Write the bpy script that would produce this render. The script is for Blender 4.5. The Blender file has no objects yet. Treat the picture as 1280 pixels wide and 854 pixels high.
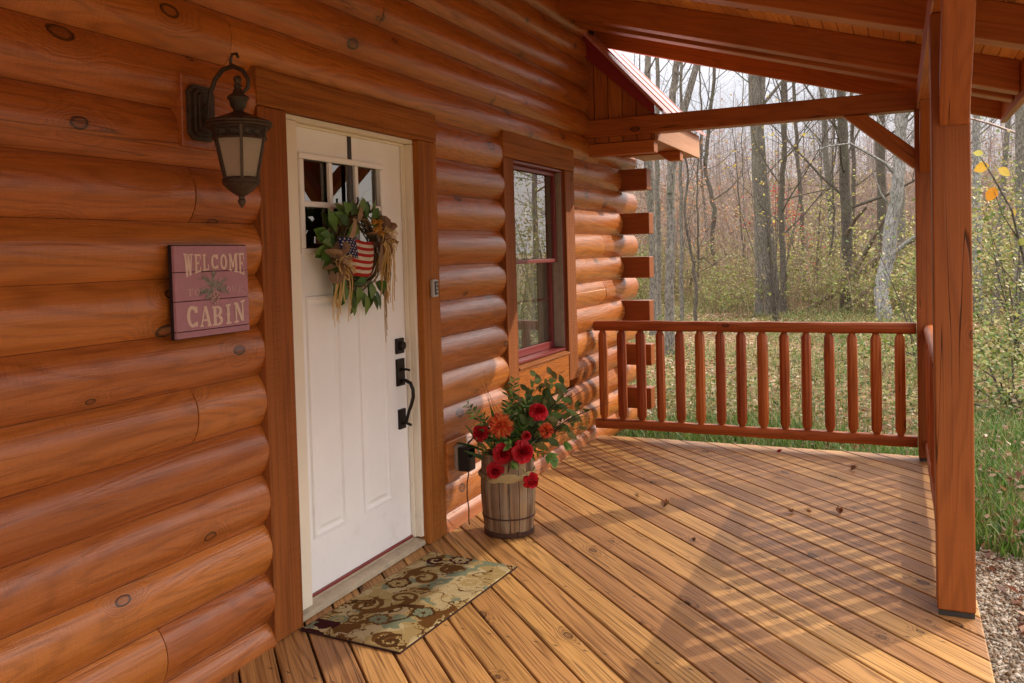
import bpy, math, random
import numpy as np
from mathutils import Vector, Matrix, noise as mnoise

random.seed(11)
R = math.radians
scene = bpy.context.scene
COL = scene.collection

# ------------------------------------------------------------------ node helper
class NT:
    def __init__(s, name):
        s.m = bpy.data.materials.new(name); s.m.use_nodes = True
        s.t = s.m.node_tree; s.n = s.t.nodes; s.n.clear()
        s.out = s.n.new('ShaderNodeOutputMaterial')
    def link(s, a, b): s.t.links.new(a, b)
    def _in(s, sock, v):
        if v is None: return
        if hasattr(v, 'is_output'): s.link(v, sock)
        else: sock.default_value = v
    def math(s, op, a, b=None, c=None, clamp=False):
        n = s.n.new('ShaderNodeMath'); n.operation = op; n.use_clamp = clamp
        s._in(n.inputs[0], a); s._in(n.inputs[1], b); s._in(n.inputs[2], c)
        return n.outputs[0]
    def vmath(s, op, a, b):
        n = s.n.new('ShaderNodeVectorMath'); n.operation = op
        s._in(n.inputs[0], a); s._in(n.inputs[1], b)
        return n.outputs[0]
    def attr(s, name, out='Fac'):
        n = s.n.new('ShaderNodeAttribute'); n.attribute_name = name
        return n.outputs[out]
    def obj(s):
        return s.n.new('ShaderNodeTexCoord').outputs['Object']
    def pos(s):
        return s.n.new('ShaderNodeNewGeometry').outputs['Position']
    def rnd(s):
        return s.n.new('ShaderNodeObjectInfo').outputs['Random']
    def noise(s, v, scale=1, detail=2, rough=.5, dist=0, col=False):
        n = s.n.new('ShaderNodeTexNoise')
        s._in(n.inputs['Vector'], v); s._in(n.inputs['Scale'], scale)
        n.inputs['Detail'].default_value = detail; n.inputs['Roughness'].default_value = rough
        n.inputs['Distortion'].default_value = dist
        return n.outputs['Color' if col else 'Fac']
    def voro(s, v, scale=1, rnd=1.0, dim='3D'):
        n = s.n.new('ShaderNodeTexVoronoi'); n.voronoi_dimensions = dim; s._in(n.inputs['Vector'], v)
        n.inputs['Scale'].default_value = scale; n.inputs['Randomness'].default_value = rnd
        return n.outputs['Distance'], n.outputs['Color']
    def sep(s, v):
        n = s.n.new('ShaderNodeSeparateXYZ'); s._in(n.inputs[0], v); return n.outputs
    def smooth(s, v, a, b, lo=0.0, hi=1.0):
        n = s.n.new('ShaderNodeMapRange'); n.interpolation_type = 'SMOOTHSTEP'
        s._in(n.inputs['Value'], v)
        n.inputs['From Min'].default_value = a; n.inputs['From Max'].default_value = b
        n.inputs['To Min'].default_value = lo; n.inputs['To Max'].default_value = hi
        return n.outputs['Result']
    def mix(s, f, a, b, mode='MIX'):
        n = s.n.new('ShaderNodeMix'); n.data_type = 'RGBA'; n.blend_type = mode
        s._in(n.inputs[0], f)
        for k, v in ((6, a), (7, b)):
            if isinstance(v, tuple) and len(v) == 3: v = v + (1,)
            s._in(n.inputs[k], v)
        return n.outputs[2]
    def ramp(s, f, stops):
        n = s.n.new('ShaderNodeValToRGB'); s._in(n.inputs[0], f)
        cr = n.color_ramp
        while len(cr.elements) < len(stops): cr.elements.new(.5)
        for e, (p, c) in zip(cr.elements, stops):
            e.position = p; e.color = tuple(c) + (1,)
        return n.outputs[0]
    def bump(s, h, strength=.3, dist=.01):
        n = s.n.new('ShaderNodeBump'); n.inputs['Strength'].default_value = strength
        n.inputs['Distance'].default_value = dist; s._in(n.inputs['Height'], h)
        return n.outputs[0]
    def bsdf(s, color, rough=.5, metal=0, normal=None, coat=0, spec=.5, trans=0, ior=1.45):
        n = s.n.new('ShaderNodeBsdfPrincipled')
        if isinstance(color, tuple) and len(color) == 3: color = color + (1,)
        s._in(n.inputs['Base Color'], color); s._in(n.inputs['Roughness'], rough)
        n.inputs['Metallic'].default_value = metal; n.inputs['IOR'].default_value = ior
        n.inputs['Specular IOR Level'].default_value = spec
        n.inputs['Coat Weight'].default_value = coat; n.inputs['Coat Roughness'].default_value = .25
        n.inputs['Transmission Weight'].default_value = trans
        s._in(n.inputs['Normal'], normal)
        return n.outputs[0]
    def done(s, sh):
        s.link(sh, s.out.inputs[0]); return s.m

# ------------------------------------------------------------------ materials
def wood(name, light, dark, knotc, knots=.6, freq=6, contrast=.5, rough=.4, bump=.25, coat=0.0,
         across=9.0, fibre=.5, tintamt=.35, saw=0.0, weather=None, kscale=3.0, thin=1.6, streak=2.0, spec=.5, haloamt=2.2, checks=0.0, screws=False):
    s = NT(name)
    g = s.attr('gco', 'Vector'); rnd = s.attr('rnd')
    x, y, z = s.sep(g)[0:3]
    def scaled(a, b):
        n = s.n.new('ShaderNodeCombineXYZ')
        s.link(s.math('MULTIPLY', x, a), n.inputs[0]); s.link(s.math('MULTIPLY', y, b), n.inputs[1])
        s.link(s.math('MULTIPLY', z, b), n.inputs[2]); return n.outputs[0]
    wob = s.noise(g, 14, 2)
    kv = s.n.new('ShaderNodeCombineXYZ'); s.link(s.math('MULTIPLY', x, .72), kv.inputs[0]); s.link(s.math('MULTIPLY', s.math('ADD', y, z), 1.25), kv.inputs[1])
    d, vc = s.voro(kv.outputs[0], kscale, 1.0, '2D')
    dw = s.math('ADD', d, s.math('MULTIPLY', s.math('SUBTRACT', wob, .5), .05))
    dw = s.math('DIVIDE', dw, s.math('ADD', .38, s.math('MULTIPLY', s.sep(vc)[1], .75)))
    pick = s.math('LESS_THAN', s.sep(vc)[0], knots)
    km = s.math('MULTIPLY', s.smooth(dw, .085, .055), pick)
    halo = s.math('MULTIPLY', s.math('POWER', s.smooth(dw, .42, .05), 1.7), pick)
    n1 = s.noise(scaled(.55, across), 1, 2, .5, .3)
    gr = s.math('ADD', s.math('MULTIPLY', n1, freq), s.math('MULTIPLY', halo, haloamt))
    ring = s.math('ADD', s.math('MULTIPLY', s.math('SINE', s.math('MULTIPLY', gr, 6.283)), .5), .5)
    ring = s.math('POWER', ring, thin)
    fib = s.noise(scaled(3.5, 190), 1, 2, .6)
    fib2 = s.noise(scaled(1.2, 60), 1, 3, .6)
    f = s.math('MULTIPLY', ring, contrast)
    f = s.math('ADD', f, s.math('MULTIPLY', s.math('SUBTRACT', fib, .5), fibre))
    f = s.math('ADD', f, s.math('MULTIPLY', s.math('SUBTRACT', fib2, .5), fibre * streak), clamp=True)
    c = s.mix(f, light, dark)
    big = s.noise(scaled(.8, 3.0), 1, 2)
    c = s.mix(s.math('MULTIPLY', s.math('SUBTRACT', big, .42), 1.0, clamp=True), c, dark)
    # board to board difference
    t = s.math('ADD', s.math('MULTIPLY', s.math('SUBTRACT', rnd, .5), tintamt * 2), 1.0)
    hsv = s.n.new('ShaderNodeHueSaturation')
    s.link(t, hsv.inputs['Value']); s.link(c, hsv.inputs['Color'])
    s.link(s.math('ADD', .5 - .030 * tintamt, s.math('MULTIPLY', rnd, .060 * tintamt)), hsv.inputs['Hue'])
    c = hsv.outputs[0]
    kr = s.math('ADD', s.math('MULTIPLY', s.math('SINE', s.math('MULTIPLY', dw, 210)), .5), .5)
    kc = s.mix(kr, knotc, tuple(min(1, k * 2.0) for k in knotc))
    c = s.mix(s.math('MULTIPLY', halo, .28), c, dark)
    c = s.mix(s.math('MULTIPLY', km, s.math('ADD', .2, s.math('MULTIPLY', s.sep(vc)[2], .6))), c, kc)
    edge = s.math('MULTIPLY', s.math('MULTIPLY', s.smooth(dw, .05, .075), s.smooth(dw, .098, .082)), pick)
    c = s.mix(s.math('MULTIPLY', edge, .92), c, tuple(k * .35 for k in knotc))
    h = s.math('ADD', s.math('MULTIPLY', ring, .35), s.math('MULTIPLY', fib, .8))
    if checks:
        cn = s.noise(scaled(.5, 26), 1, 1, .4); cm = s.noise(scaled(.8, 3.1), 1, 2)
        ck = s.math('MULTIPLY', s.smooth(s.math('ABSOLUTE', s.math('SUBTRACT', cn, .5)), .012, .003), s.smooth(cm, .54, .62))
        c = s.mix(s.math('MULTIPLY', ck, checks), c, tuple(k * .15 for k in dark)); h = s.math('SUBTRACT', h, s.math('MULTIPLY', ck, 2.5 * checks))
    if screws:      # two screw heads on every board over each joist
        px, py, pz = s.sep(s.pos())[0:3]
        ds = s.math('MULTIPLY', s.math('SUBTRACT', s.math('FRACT', s.math('DIVIDE', s.math('SUBTRACT', s.math('MULTIPLY', s.math('ADD', px, py), .70710678), 1.696), .1394)), .5), .1394)
        ds = s.math('SUBTRACT', s.math('ABSOLUTE', ds), .042)
        dy = s.math('MULTIPLY', s.math('SUBTRACT', s.math('FRACT', s.math('DIVIDE', s.math('ADD', py, 2.48 + .28), .56)), .5), .56 * 1.41421)
        dd = s.math('SQRT', s.math('ADD', s.math('MULTIPLY', ds, ds), s.math('MULTIPLY', dy, dy)))
        sm = s.smooth(dd, .0058, .0040)
        c = s.mix(s.math('MULTIPLY', s.smooth(dd, .016, .005), .35), c, dark); c = s.mix(sm, c, (.045, .032, .022)); h = s.math('SUBTRACT', h, s.math('MULTIPLY', sm, 1.5))
    if saw:
        sw = s.math('MULTIPLY', s.noise(scaled(130, 5), 1, 2, .6), s.smooth(s.noise(scaled(1.1, 9), 1, 2), .35, .6, .55, 1.1))
        h = s.math('ADD', h, s.math('MULTIPLY', sw, saw))
        c = s.mix(s.math('MULTIPLY', s.math('SUBTRACT', sw, .45), saw * .6, clamp=True), c, tuple(k * .55 for k in dark))
    if weather:
        wn = s.noise(g, 5, 4, .65)
        c = s.mix(s.math('MULTIPLY', s.smooth(wn, .42, .68), .75), c, weather)
    rr = s.math('ADD', rough, s.math('MULTIPLY', s.math('SUBTRACT', fib2, .5), .25))
    return s.done(s.bsdf(c, rr, 0, s.bump(h, bump, .004), coat, spec))

M = {}
M['log'] = wood('stained_log', (.465, .142, .028), (.175, .042, .007), (.070, .022, .008), .55, 16, .36, .29, .35, .25, 4.5, .8, .13, saw=.8, kscale=2.9, thin=2.2, streak=1.2, haloamt=5.0, checks=.5)
M['timber'] = wood('red_brown_timber', (.43, .125, .026), (.20, .046, .009), (.07, .018, .006), .22, 12, .35, .42, .4, .05, 5, .7, .12, saw=.2, thin=2.2, streak=1.3, spec=.35, checks=.8)
M['rail'] = wood('rail_wood', (.40, .098, .022), (.19, .040, .009), (.07, .018, .006), .3, 8, .5, .5, .6, 0, 9, .9, .25, spec=.3, checks=.6)
M['trim'] = wood('rough_sawn_trim', (.35, .112, .023), (.145, .040, .008), (.08, .022, .008), .10, 5, .4, .65, .8, 0, 14, 1.0, .12, saw=1.0, spec=.2)
M['ceil'] = wood('ceiling_boards', (.86, .42, .13), (.55, .21, .05), (.12, .04, .012), .6, 4, .4, .45, .2, .05, 8, .3, .2)
M['deck'] = wood('deck_board', (.46, .232, .078), (.125, .045, .012), (.07, .025, .008), .30, 10, .55, .5, .6, 0, 13, .95, .24, kscale=3.6, checks=.6, thin=1.9, spec=.35, screws=True)
M['barrel'] = wood('weathered_stave', (.33, .20, .105), (.10, .052, .026), (.05, .025, .012), .15, 4, .6, .75, .7, 0, 16, 1.1, .35, weather=(.27, .205, .14), spec=.2)
M['post'] = wood('post_timber', (.295, .078, .015), (.15, .034, .006), (.06, .015, .005), .20, 12, .35, .45, .4, .05, 5, .7, .10, saw=.2, thin=2.2, streak=1.3, spec=.35, checks=.9)
M['fascia'] = wood('pale_fascia', (.50, .24, .12), (.36, .15, .07), (.12, .05, .02), .3, 3, .4, .5, .3, 0, 9, .35, .1)

def simple(name, col, rough=.5, metal=0, noise_amt=.15, nscale=8, bump=0, coat=0, dark=None, spec=.5):
    s = NT(name); n = s.noise(s.obj(), nscale, 4, .6)
    dark = dark or tuple(c * (1 - noise_amt * 2) for c in col)
    c = s.mix(n, dark, tuple(min(1, c * (1 + noise_amt * .6)) for c in col))
    nb = s.bump(s.noise(s.obj(), nscale * 12, 3), bump, .003) if bump else None
    return s.done(s.bsdf(c, rough, metal, nb, coat, spec))
def door_paint(name, col):
    s = NT(name); p = s.obj(); x, y, z = s.sep(p)[0:3]
    n = s.noise(p, 3, 4, .6)
    c = s.mix(s.smooth(n, .35, .7), tuple(k * .96 for k in col), col)
    dirt = s.noise(p, 9, 5, .7)
    low = s.smooth(z, .55, .0)
    c = s.mix(s.math('MULTIPLY', s.math('ADD', s.math('MULTIPLY', low, .22), .05), s.smooth(dirt, .5, .8)), c, (.45, .36, .25))
    n2 = s.n.new('ShaderNodeCombineXYZ')
    s.link(s.math('MULTIPLY', y, 90), n2.inputs[1]); s.link(s.math('MULTIPLY', z, 2.5), n2.inputs[2])
    st = s.noise(n2.outputs[0], 1, 2)
    return s.done(s.bsdf(c, .35, 0, s.bump(st, .12, .002), 0))
M['door'] = door_paint('door_white_paint', (.92, .91, .89))
M['jamb'] = door_paint('jamb_cream_paint', (.84, .76, .61))
M['sill'] = simple('threshold_beige', (.52, .43, .30), .5, 0, .25, 14, .2)
M['winred'] = simple('dark_red_frame', (.23, .032, .030), .38, 0, .1, 12)
M['liner'] = simple('jamb_liner', (.36, .29, .22), .5, 0, .2, 20)
M['bronze'] = simple('dark_bronze_metal', (.030, .021, .017), .40, .6, .35, 40, .25)
M['lampmetal'] = simple('aged_lamp_bronze', (.085, .058, .040), .45, .35, .5, 45, .4, dark=(.022, .015, .012))
M['black'] = simple('black_plastic', (.018, .016, .015), .4, 0, .2, 20)
M['grey'] = simple('grey_plastic', (.50, .50, .47), .4, 0, .1, 20)
M['baseplate'] = simple('post_base_metal', (.055, .05, .04), .6, .3, .3, 20)
M['roofmetal'] = simple('red_metal_roof', (.58, .24, .22), .35, .0, .08, 3, 0, .1)  # red paled to pink: light from the sky put into the colour
M['rakered'] = simple('dark_red_rake', (.26, .018, .026), .35, 0, .1, 6)
M['interior'] = simple('room_plaster', (.30, .26, .20), .9, 0, .1, 2)
M['sheath'] = simple('dark_gap', (.035, .014, .006), .9, 0, .2, 10)
M['iron'] = simple('rusty_hoop', (.10, .045, .028), .65, .4, .5, 30, .4, dark=(.03, .015, .010))
M['strap'] = simple('hanger_strap', (.05, .03, .022), .4, .5, .2, 30)
M['cone'] = simple('bulb_white', (.7, .65, .55), .4, 0, .05, 10)

def glass(name, tint=(1, 1, 1), k=1.6, rough=0.0, base=.02):
    s = NT(name)
    fr = s.n.new('ShaderNodeFresnel'); fr.inputs['IOR'].default_value = 1.5
    gl = s.n.new('ShaderNodeBsdfGlossy'); gl.inputs['Roughness'].default_value = rough
    gl.inputs['Color'].default_value = (1, 1, 1, 1)
    tr = s.n.new('ShaderNodeBsdfTransparent'); tr.inputs['Color'].default_value = tint + (1,)
    mx = s.n.new('ShaderNodeMixShader')
    s.link(s.math('ADD', s.math('MULTIPLY', fr.outputs[0], k), base, clamp=True), mx.inputs[0])
    s.link(tr.outputs[0], mx.inputs[1]); s.link(gl.outputs[0], mx.inputs[2])
    return s.done(mx.outputs[0])
M['pane'] = glass('window_glass', (.92, .95, .92), 2.3, 0, .02)
M['doorpane'] = glass('door_glass', (.62, .58, .52), 2.0, 0, .05)
def seeded():
    s = NT('seeded_lamp_glass')
    n = s.noise(s.obj(), 60, 3, .6)
    tl = s.n.new('ShaderNodeBsdfTranslucent'); tr = s.n.new('ShaderNodeBsdfTransparent')
    s.link(s.mix(n, (.42, .33, .24), (.66, .55, .43)), tl.inputs['Color'])
    tr.inputs['Color'].default_value = (.8, .72, .6, 1)
    m1 = s.n.new('ShaderNodeMixShader'); m1.inputs[0].default_value = .45
    s.link(tl.outputs[0], m1.inputs[1]); s.link(tr.outputs[0], m1.inputs[2])
    d = s.bsdf((.64, .54, .42), .25, 0, s.bump(n, .3, .003))
    m2 = s.n.new('ShaderNodeMixShader'); m2.inputs[0].default_value = .45
    s.link(m1.outputs[0], m2.inputs[1]); s.link(d, m2.inputs[2])
    return s.done(m2.outputs[0])
M['lampglass'] = seeded()

def vcol(name, rough=.6, trans=0.0, var=.25, nscale=30, bump=0.0, spec=.3):
    s = NT(name); c = s.attr('Col', 'Color')
    n = s.noise(s.obj(), nscale, 3, .6)
    c = s.mix(s.math('MULTIPLY', n, var * 2), c, s.mix(1.0, c, (.35, .33, .32), 'MULTIPLY'))
    nb = s.bump(s.noise(s.obj(), nscale * 6, 2), bump, .004) if bump else None
    b = s.bsdf(c, rough, 0, nb, 0, spec)
    if trans:
        t = s.n.new('ShaderNodeBsdfTranslucent'); s.link(c, t.inputs[0])
        mx = s.n.new('ShaderNodeMixShader'); mx.inputs[0].default_value = trans
        s.link(b, mx.inputs[1]); s.link(t.outputs[0], mx.inputs[2]); b = mx.outputs[0]
    return s.done(b)
M['leaf'] = vcol('leaf_tissue', .5, .35, .2, 25)
M['gloss_leaf'] = vcol('silk_leaf', .42, .15, .25, 30)
M['petal'] = vcol('flower_petal', .6, .2, .25, 40)
M['cloth'] = vcol('woven_cloth', .9, .1, .35, 70, .5, .1)
M['straw'] = vcol('dry_straw', .7, .25, .2, 40)
M['paint'] = vcol('worn_sign_paint', .7, 0, .22, 22, .2)
M['rug'] = vcol('looped_mat', .95, 0, .3, 160, .9, .05)
M['twig'] = vcol('twig_bark', .85, 0, .3, 20)

def bark(name, a, b, sc=7):
    s = NT(name); p = s.obj(); n3 = s.n.new('ShaderNodeMapping'); s.link(p, n3.inputs[0])
    n3.inputs['Scale'].default_value = (1, 1, .33)
    n = s.noise(n3.outputs[0], sc * 7, 6, .7, .6); big = s.noise(p, 1.3, 3)
    lich = s.noise(p, 5, 4, .6)
    c = s.mix(s.smooth(n, .38, .62), a, b)
    c = s.mix(s.math('MULTIPLY', s.smooth(lich, .55, .75), .5), c, tuple(min(1, k * 1.5) for k in b))
    c = s.mix(s.math('MULTIPLY', s.smooth(big, .45, .7), .35), c, (.10, .115, .06))
    return s.done(s.bsdf(c, .9, 0, s.bump(n, 1.0, .03), 0, .2))
M['bark'] = bark('grey_bark', (.070, .060, .050), (.225, .195, .165))
M['bark2'] = bark('dark_furrowed_bark', (.040, .032, .026), (.150, .122, .098), 9)
M['pale'] = bark('pale_smooth_bark', (.11, .105, .095), (.33, .315, .295), 5)
M['dead'] = bark('dead_wood', (.055, .038, .026), (.16, .115, .08), 7)
M['far'] = simple('distant_bark', (.17, .125, .115), .95, 0, .25, 1)

def ground_mat():
    s = NT('leaf_litter_ground'); p = s.pos()
    n1 = s.noise(p, .35, 4, .6); n2 = s.noise(p, 6, 5, .7); n3 = s.noise(p, 40, 3, .7)
    d, vc = s.voro(p, 16)
    lit = s.ramp(s.sep(vc)[0], [(0, (.10, .055, .028)), (.4, (.19, .115, .055)), (.75, (.30, .20, .11)), (1, (.12, .10, .04))])
    gr = s.mix(n3, (.05, .075, .015), (.15, .17, .04))
    f = s.math('ADD', s.math('MULTIPLY', s.smooth(n1, .35, .62), .55), s.math('MULTIPLY', s.math('SUBTRACT', n2, .5), 1.2), clamp=True)
    c = s.mix(f, lit, gr)
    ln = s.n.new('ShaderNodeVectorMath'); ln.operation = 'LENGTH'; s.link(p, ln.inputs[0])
    c = s.mix(s.math('MULTIPLY', s.smooth(ln.outputs['Value'], 26, 70), .7), c, s.mix(n2, (.17, .115, .085), (.28, .21, .16)))  # far ground fades to mauve brown: distance haze put into the colour
    return s.done(s.bsdf(c, .95, 0, s.bump(s.math('ADD', n2, d), .8, .05), 0, .1))
M['ground'] = ground_mat()
def gravel_mat():
    s = NT('gravel_stone'); p = s.pos(); d, vc = s.voro(p, 38)
    c = s.ramp(s.sep(vc)[0], [(0, (.16, .12, .09)), (.35, (.30, .25, .20)), (.7, (.42, .37, .31)), (1, (.22, .15, .10))])
    return s.done(s.bsdf(c, .9, 0, s.bump(d, .6, .02), 0, .2))
M['gravel'] = gravel_mat()

# ------------------------------------------------------------------ mesh builder
class MB:
    def __init__(s): s.v = []; s.f = []; s.g = []; s.r = []; s.c = []; s.hasc = False; s.off = None; s.rv = .5
    def board(s, r=None):
        s.off = (random.uniform(-40, 40), random.uniform(-40, 40), random.uniform(-40, 40))
        s.rv = random.random() if r is None else r
    def add(s, vs, fs, gs=None, col=None):
        if s.off is None: s.board()
        b = len(s.v); s.v += [tuple(map(float, p)) for p in vs]
        if gs is None: gs = vs
        o = s.off
        s.g += [(q[0] + o[0], q[1] + o[1], q[2] + o[2]) for q in gs]
        s.f += [tuple(b + i for i in f) for f in fs]
        s.r += [s.rv] * len(fs)
        s.c += [tuple(col) if col else (.5, .5, .5)] * len(fs)
        if col: s.hasc = True
    def prism(s, pts, ext, L=(0, 1, 0), col=None, new=True):
        """closed polygon pts extruded by ext; L is the grain direction"""
        if new: s.board()
        pts = [Vector(p) for p in pts]; ext = Vector(ext); n = len(pts)
        nrm = Vector((0, 0, 0))
        for i in range(n):
            a = pts[i] - pts[0]; b = pts[(i + 1) % n] - pts[0]; nrm += a.cross(b)
        if nrm.dot(ext) > 0: pts = pts[::-1]
        L = Vector(L).normalized()
        A = L.orthogonal().normalized()
        for cand in (Vector((0, 0, 1)), Vector((0, 1, 0)), Vector((1, 0, 0))):
            if abs(cand.dot(L)) < .5: A = (cand - L * cand.dot(L)).normalized(); break
        B = L.cross(A)
        def gc(p): return (p.dot(L), p.dot(A), p.dot(B))
        top = pts; bot = [p + ext for p in pts]
        vs, fs = [], []
        def face(q):
            b = len(vs); vs.extend(q); fs.append(tuple(range(b, b + len(q))))
        face(top); face(bot[::-1])
        for i in range(n):
            j = (i + 1) % n; face([top[j], top[i], bot[i], bot[j]])
        # weld identical corners so that bevels work
        key = {}; vv = []; ff = []
        for f in fs:
            q = []
            for i in f:
                k = tuple(round(c, 6) for c in vs[i])
                if k not in key: key[k] = len(vv); vv.append(vs[i])
                q.append(key[k])
            ff.append(tuple(q))
        s.add(vv, ff, [gc(p) for p in vv], col)
    def box(s, a, b, L=(0, 1, 0), col=None, new=True):
        x0, y0, z0 = a; x1, y1, z1 = b
        s.prism([(x0, y0, z0), (x1, y0, z0), (x1, y1, z0), (x0, y1, z0)], (0, 0, z1 - z0), L, col, new)
    def bar(s, p0, p1, w, h, up=(0, 0, 1), col=None):
        p0 = Vector(p0); p1 = Vector(p1); d = (p1 - p0).normalized()
        u = Vector(up); u = (u - d * u.dot(d)).normalized(); r = d.cross(u)
        q = [p0 + r * (sx * w / 2) + u * (sz * h / 2) for sx, sz in ((-1, -1), (1, -1), (1, 1), (-1, 1))]
        s.prism(q, p1 - p0, d, col)
    def tube(s, pts, rad, n=8, caps=True, col=None, new=True, jit=0):
        if new: s.board()
        pts = [Vector(p) for p in pts]
        if not hasattr(rad, '__len__'): rad = [rad] * len(pts)
        t0 = (pts[1] - pts[0]).normalized(); u = t0.orthogonal().normalized()
        vs, gs, fs = [], [], []; run = 0
        for i, p in enumerate(pts):
            if i: run += (p - pts[i - 1]).length
            t = (pts[min(i + 1, len(pts) - 1)] - pts[max(i - 1, 0)])
            if t.length < 1e-9: t = t0
            t.normalize()
            u = (u - t * u.dot(t))
            if u.length < 1e-6: u = t.orthogonal()
            u.normalize(); w = t.cross(u)
            for k in range(n):
                a = 2 * math.pi * k / n; rr = rad[i] * (1 + random.uniform(-jit, jit))
                d = u * math.cos(a) * rr + w * math.sin(a) * rr
                vs.append(p + d); gs.append((run, math.cos(a) * rad[0], math.sin(a) * rad[0]))
        for i in range(len(pts) - 1):
            for k in range(n):
                a, b = i * n + k, i * n + (k + 1) % n
                fs.append((a, b, b + n, a + n))
        if caps:
            fs.append(tuple(range(n))[::-1]); fs.append(tuple(range((len(pts) - 1) * n, len(pts) * n)))
        s.add(vs, fs, gs, col)
    def lathe(s, prof, n=24, center=(0, 0, 0), col=None, new=True, flat=False):
        if new: s.board()
        vs, gs, fs = [], [], []; c = Vector(center)
        for r, z in prof:
            for k in range(n):
                a = 2 * math.pi * k / n
                vs.append(c + Vector((r * math.cos(a), r * math.sin(a), z)))
                gs.append((z, r * math.cos(a), r * math.sin(a)))
        for i in range(len(prof) - 1):
            for k in range(n):
                a, b = i * n + k, i * n + (k + 1) % n
                fs.append((a, b, b + n, a + n))
        fs.append(tuple(range(n))[::-1]); fs.append(tuple(range((len(prof) - 1) * n, len(prof) * n)))
        s.add(vs, fs, gs, col)
    def leaf(s, base, d, nrm, L, W, col, fold=.15, curl=.15, prof=((0, .0), (.25, .75), (.5, 1), (.78, .62), (1, 0))):
        """a leaf blade with a midrib fold"""
        base = Vector(base); d = Vector(d).normalized(); nrm = Vector(nrm)
        nrm = nrm - d * nrm.dot(d)
        if nrm.length < 1e-4: nrm = d.orthogonal()
        nrm.normalize(); sd = d.cross(nrm)
        vs, fs = [], []
        for t, w in prof:
            c = base + d * (L * t) - nrm * (curl * L * t * t)
            vs += [c - sd * (W * w / 2) + nrm * (fold * W * w), c, c + sd * (W * w / 2) + nrm * (fold * W * w)]
        for i in range(len(prof) - 1):
            a = 3 * i; fs += [(a, a + 1, a + 4, a + 3), (a + 1, a + 2, a + 5, a + 4)]
        s.add(vs, fs, None, col)
    def build(s, name, mat, parent=None, smooth=None, bevel=0, seg=2, loc=None):
        me = bpy.data.meshes.new(name)
        o0 = Vector(loc) if loc is not None else (Vector(parent['_o']) if parent and '_o' in parent else Vector((0, 0, 0)))
        me.from_pydata([tuple(Vector(p) - o0) for p in s.v], [], s.f)
        a = me.attributes.new('gco', 'FLOAT_VECTOR', 'POINT'); a.data.foreach_set('vector', np.array(s.g, 'f').ravel())
        a = me.attributes.new('rnd', 'FLOAT', 'FACE'); a.data.foreach_set('value', np.array(s.r, 'f'))
        if s.hasc:
            a = me.attributes.new('Col', 'FLOAT_COLOR', 'FACE')
            cc = np.ones((len(s.c), 4), 'f'); cc[:, :3] = s.c; a.data.foreach_set('color', cc.ravel())
        me.materials.append(mat)
        me.validate(); me.update()
        if smooth is not None:
            me.shade_smooth()
            if smooth < 180: me.set_sharp_from_angle(angle=R(smooth))
        o = bpy.data.objects.new(name, me); COL.objects.link(o)
        if parent is not None: o.parent = parent
        elif loc is not None: o.location = loc
        if bevel:
            b = o.modifiers.new('Bevel', 'BEVEL'); b.width = bevel; b.segments = seg
            b.limit_method = 'ANGLE'; b.angle_limit = R(40); b.harden_normals = False
        return o

def thing(name, label, cat, loc=(0, 0, 0), group=None):
    o = bpy.data.objects.new(name, None); COL.objects.link(o); o.location = loc
    o.empty_display_size = .1
    o['label'] = label; o['category'] = cat; o['_o'] = tuple(float(c) for c in loc)
    if group: o['group'] = group
    return o
def tag(o, label=None, cat=None, group=None, kind=None):
    if label: o['label'] = label
    if cat: o['category'] = cat
    if group: o['group'] = group
    if kind: o['kind'] = kind
    return o
def sub(name, mb, mat, parent, **k):
    """sub-part: parent is a mesh part that already sits under a thing"""
    k.pop('loc', None)
    root = parent.parent
    o = mb.build(name, mat, None, **k)
    # express in the parent's space (parts carry no transform of their own)
    off = Vector(root['_o'])
    for v in o.data.vertices: v.co = v.co - off
    o.parent = parent
    return o
def raw(name, verts, faces, mat, cols=None):
    """big mesh straight from numpy arrays of quads or triangles"""
    me = bpy.data.meshes.new(name); nv = len(verts); nf, k = faces.shape
    me.vertices.add(nv); me.vertices.foreach_set('co', verts.astype('f').ravel())
    me.loops.add(nf * k); me.loops.foreach_set('vertex_index', faces.astype('i').ravel())
    me.polygons.add(nf); me.polygons.foreach_set('loop_start', np.arange(0, nf * k, k, dtype='i'))
    me.polygons.foreach_set('loop_total', np.full(nf, k, 'i'))
    me.update(calc_edges=True)
    if cols is not None:
        a = me.attributes.new('Col', 'FLOAT_COLOR', 'FACE')
        cc = np.ones((nf, 4), 'f'); cc[:, :3] = cols; a.data.foreach_set('color', cc.ravel())
    me.materials.append(mat)
    o = bpy.data.objects.new(name, me); COL.objects.link(o)
    return o
SKY_TOP_FILL = 38.0; SUN_E = 3.7  # upper sky, hidden by the roof, raised to fill the shaded porch
# ================================================================== CABIN
Z0, H = .471, .194
cabin = thing('log_cabin', 'orange stained log cabin wall with white front door and tall window', 'cabin', (0, 3.0, 0))

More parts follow.
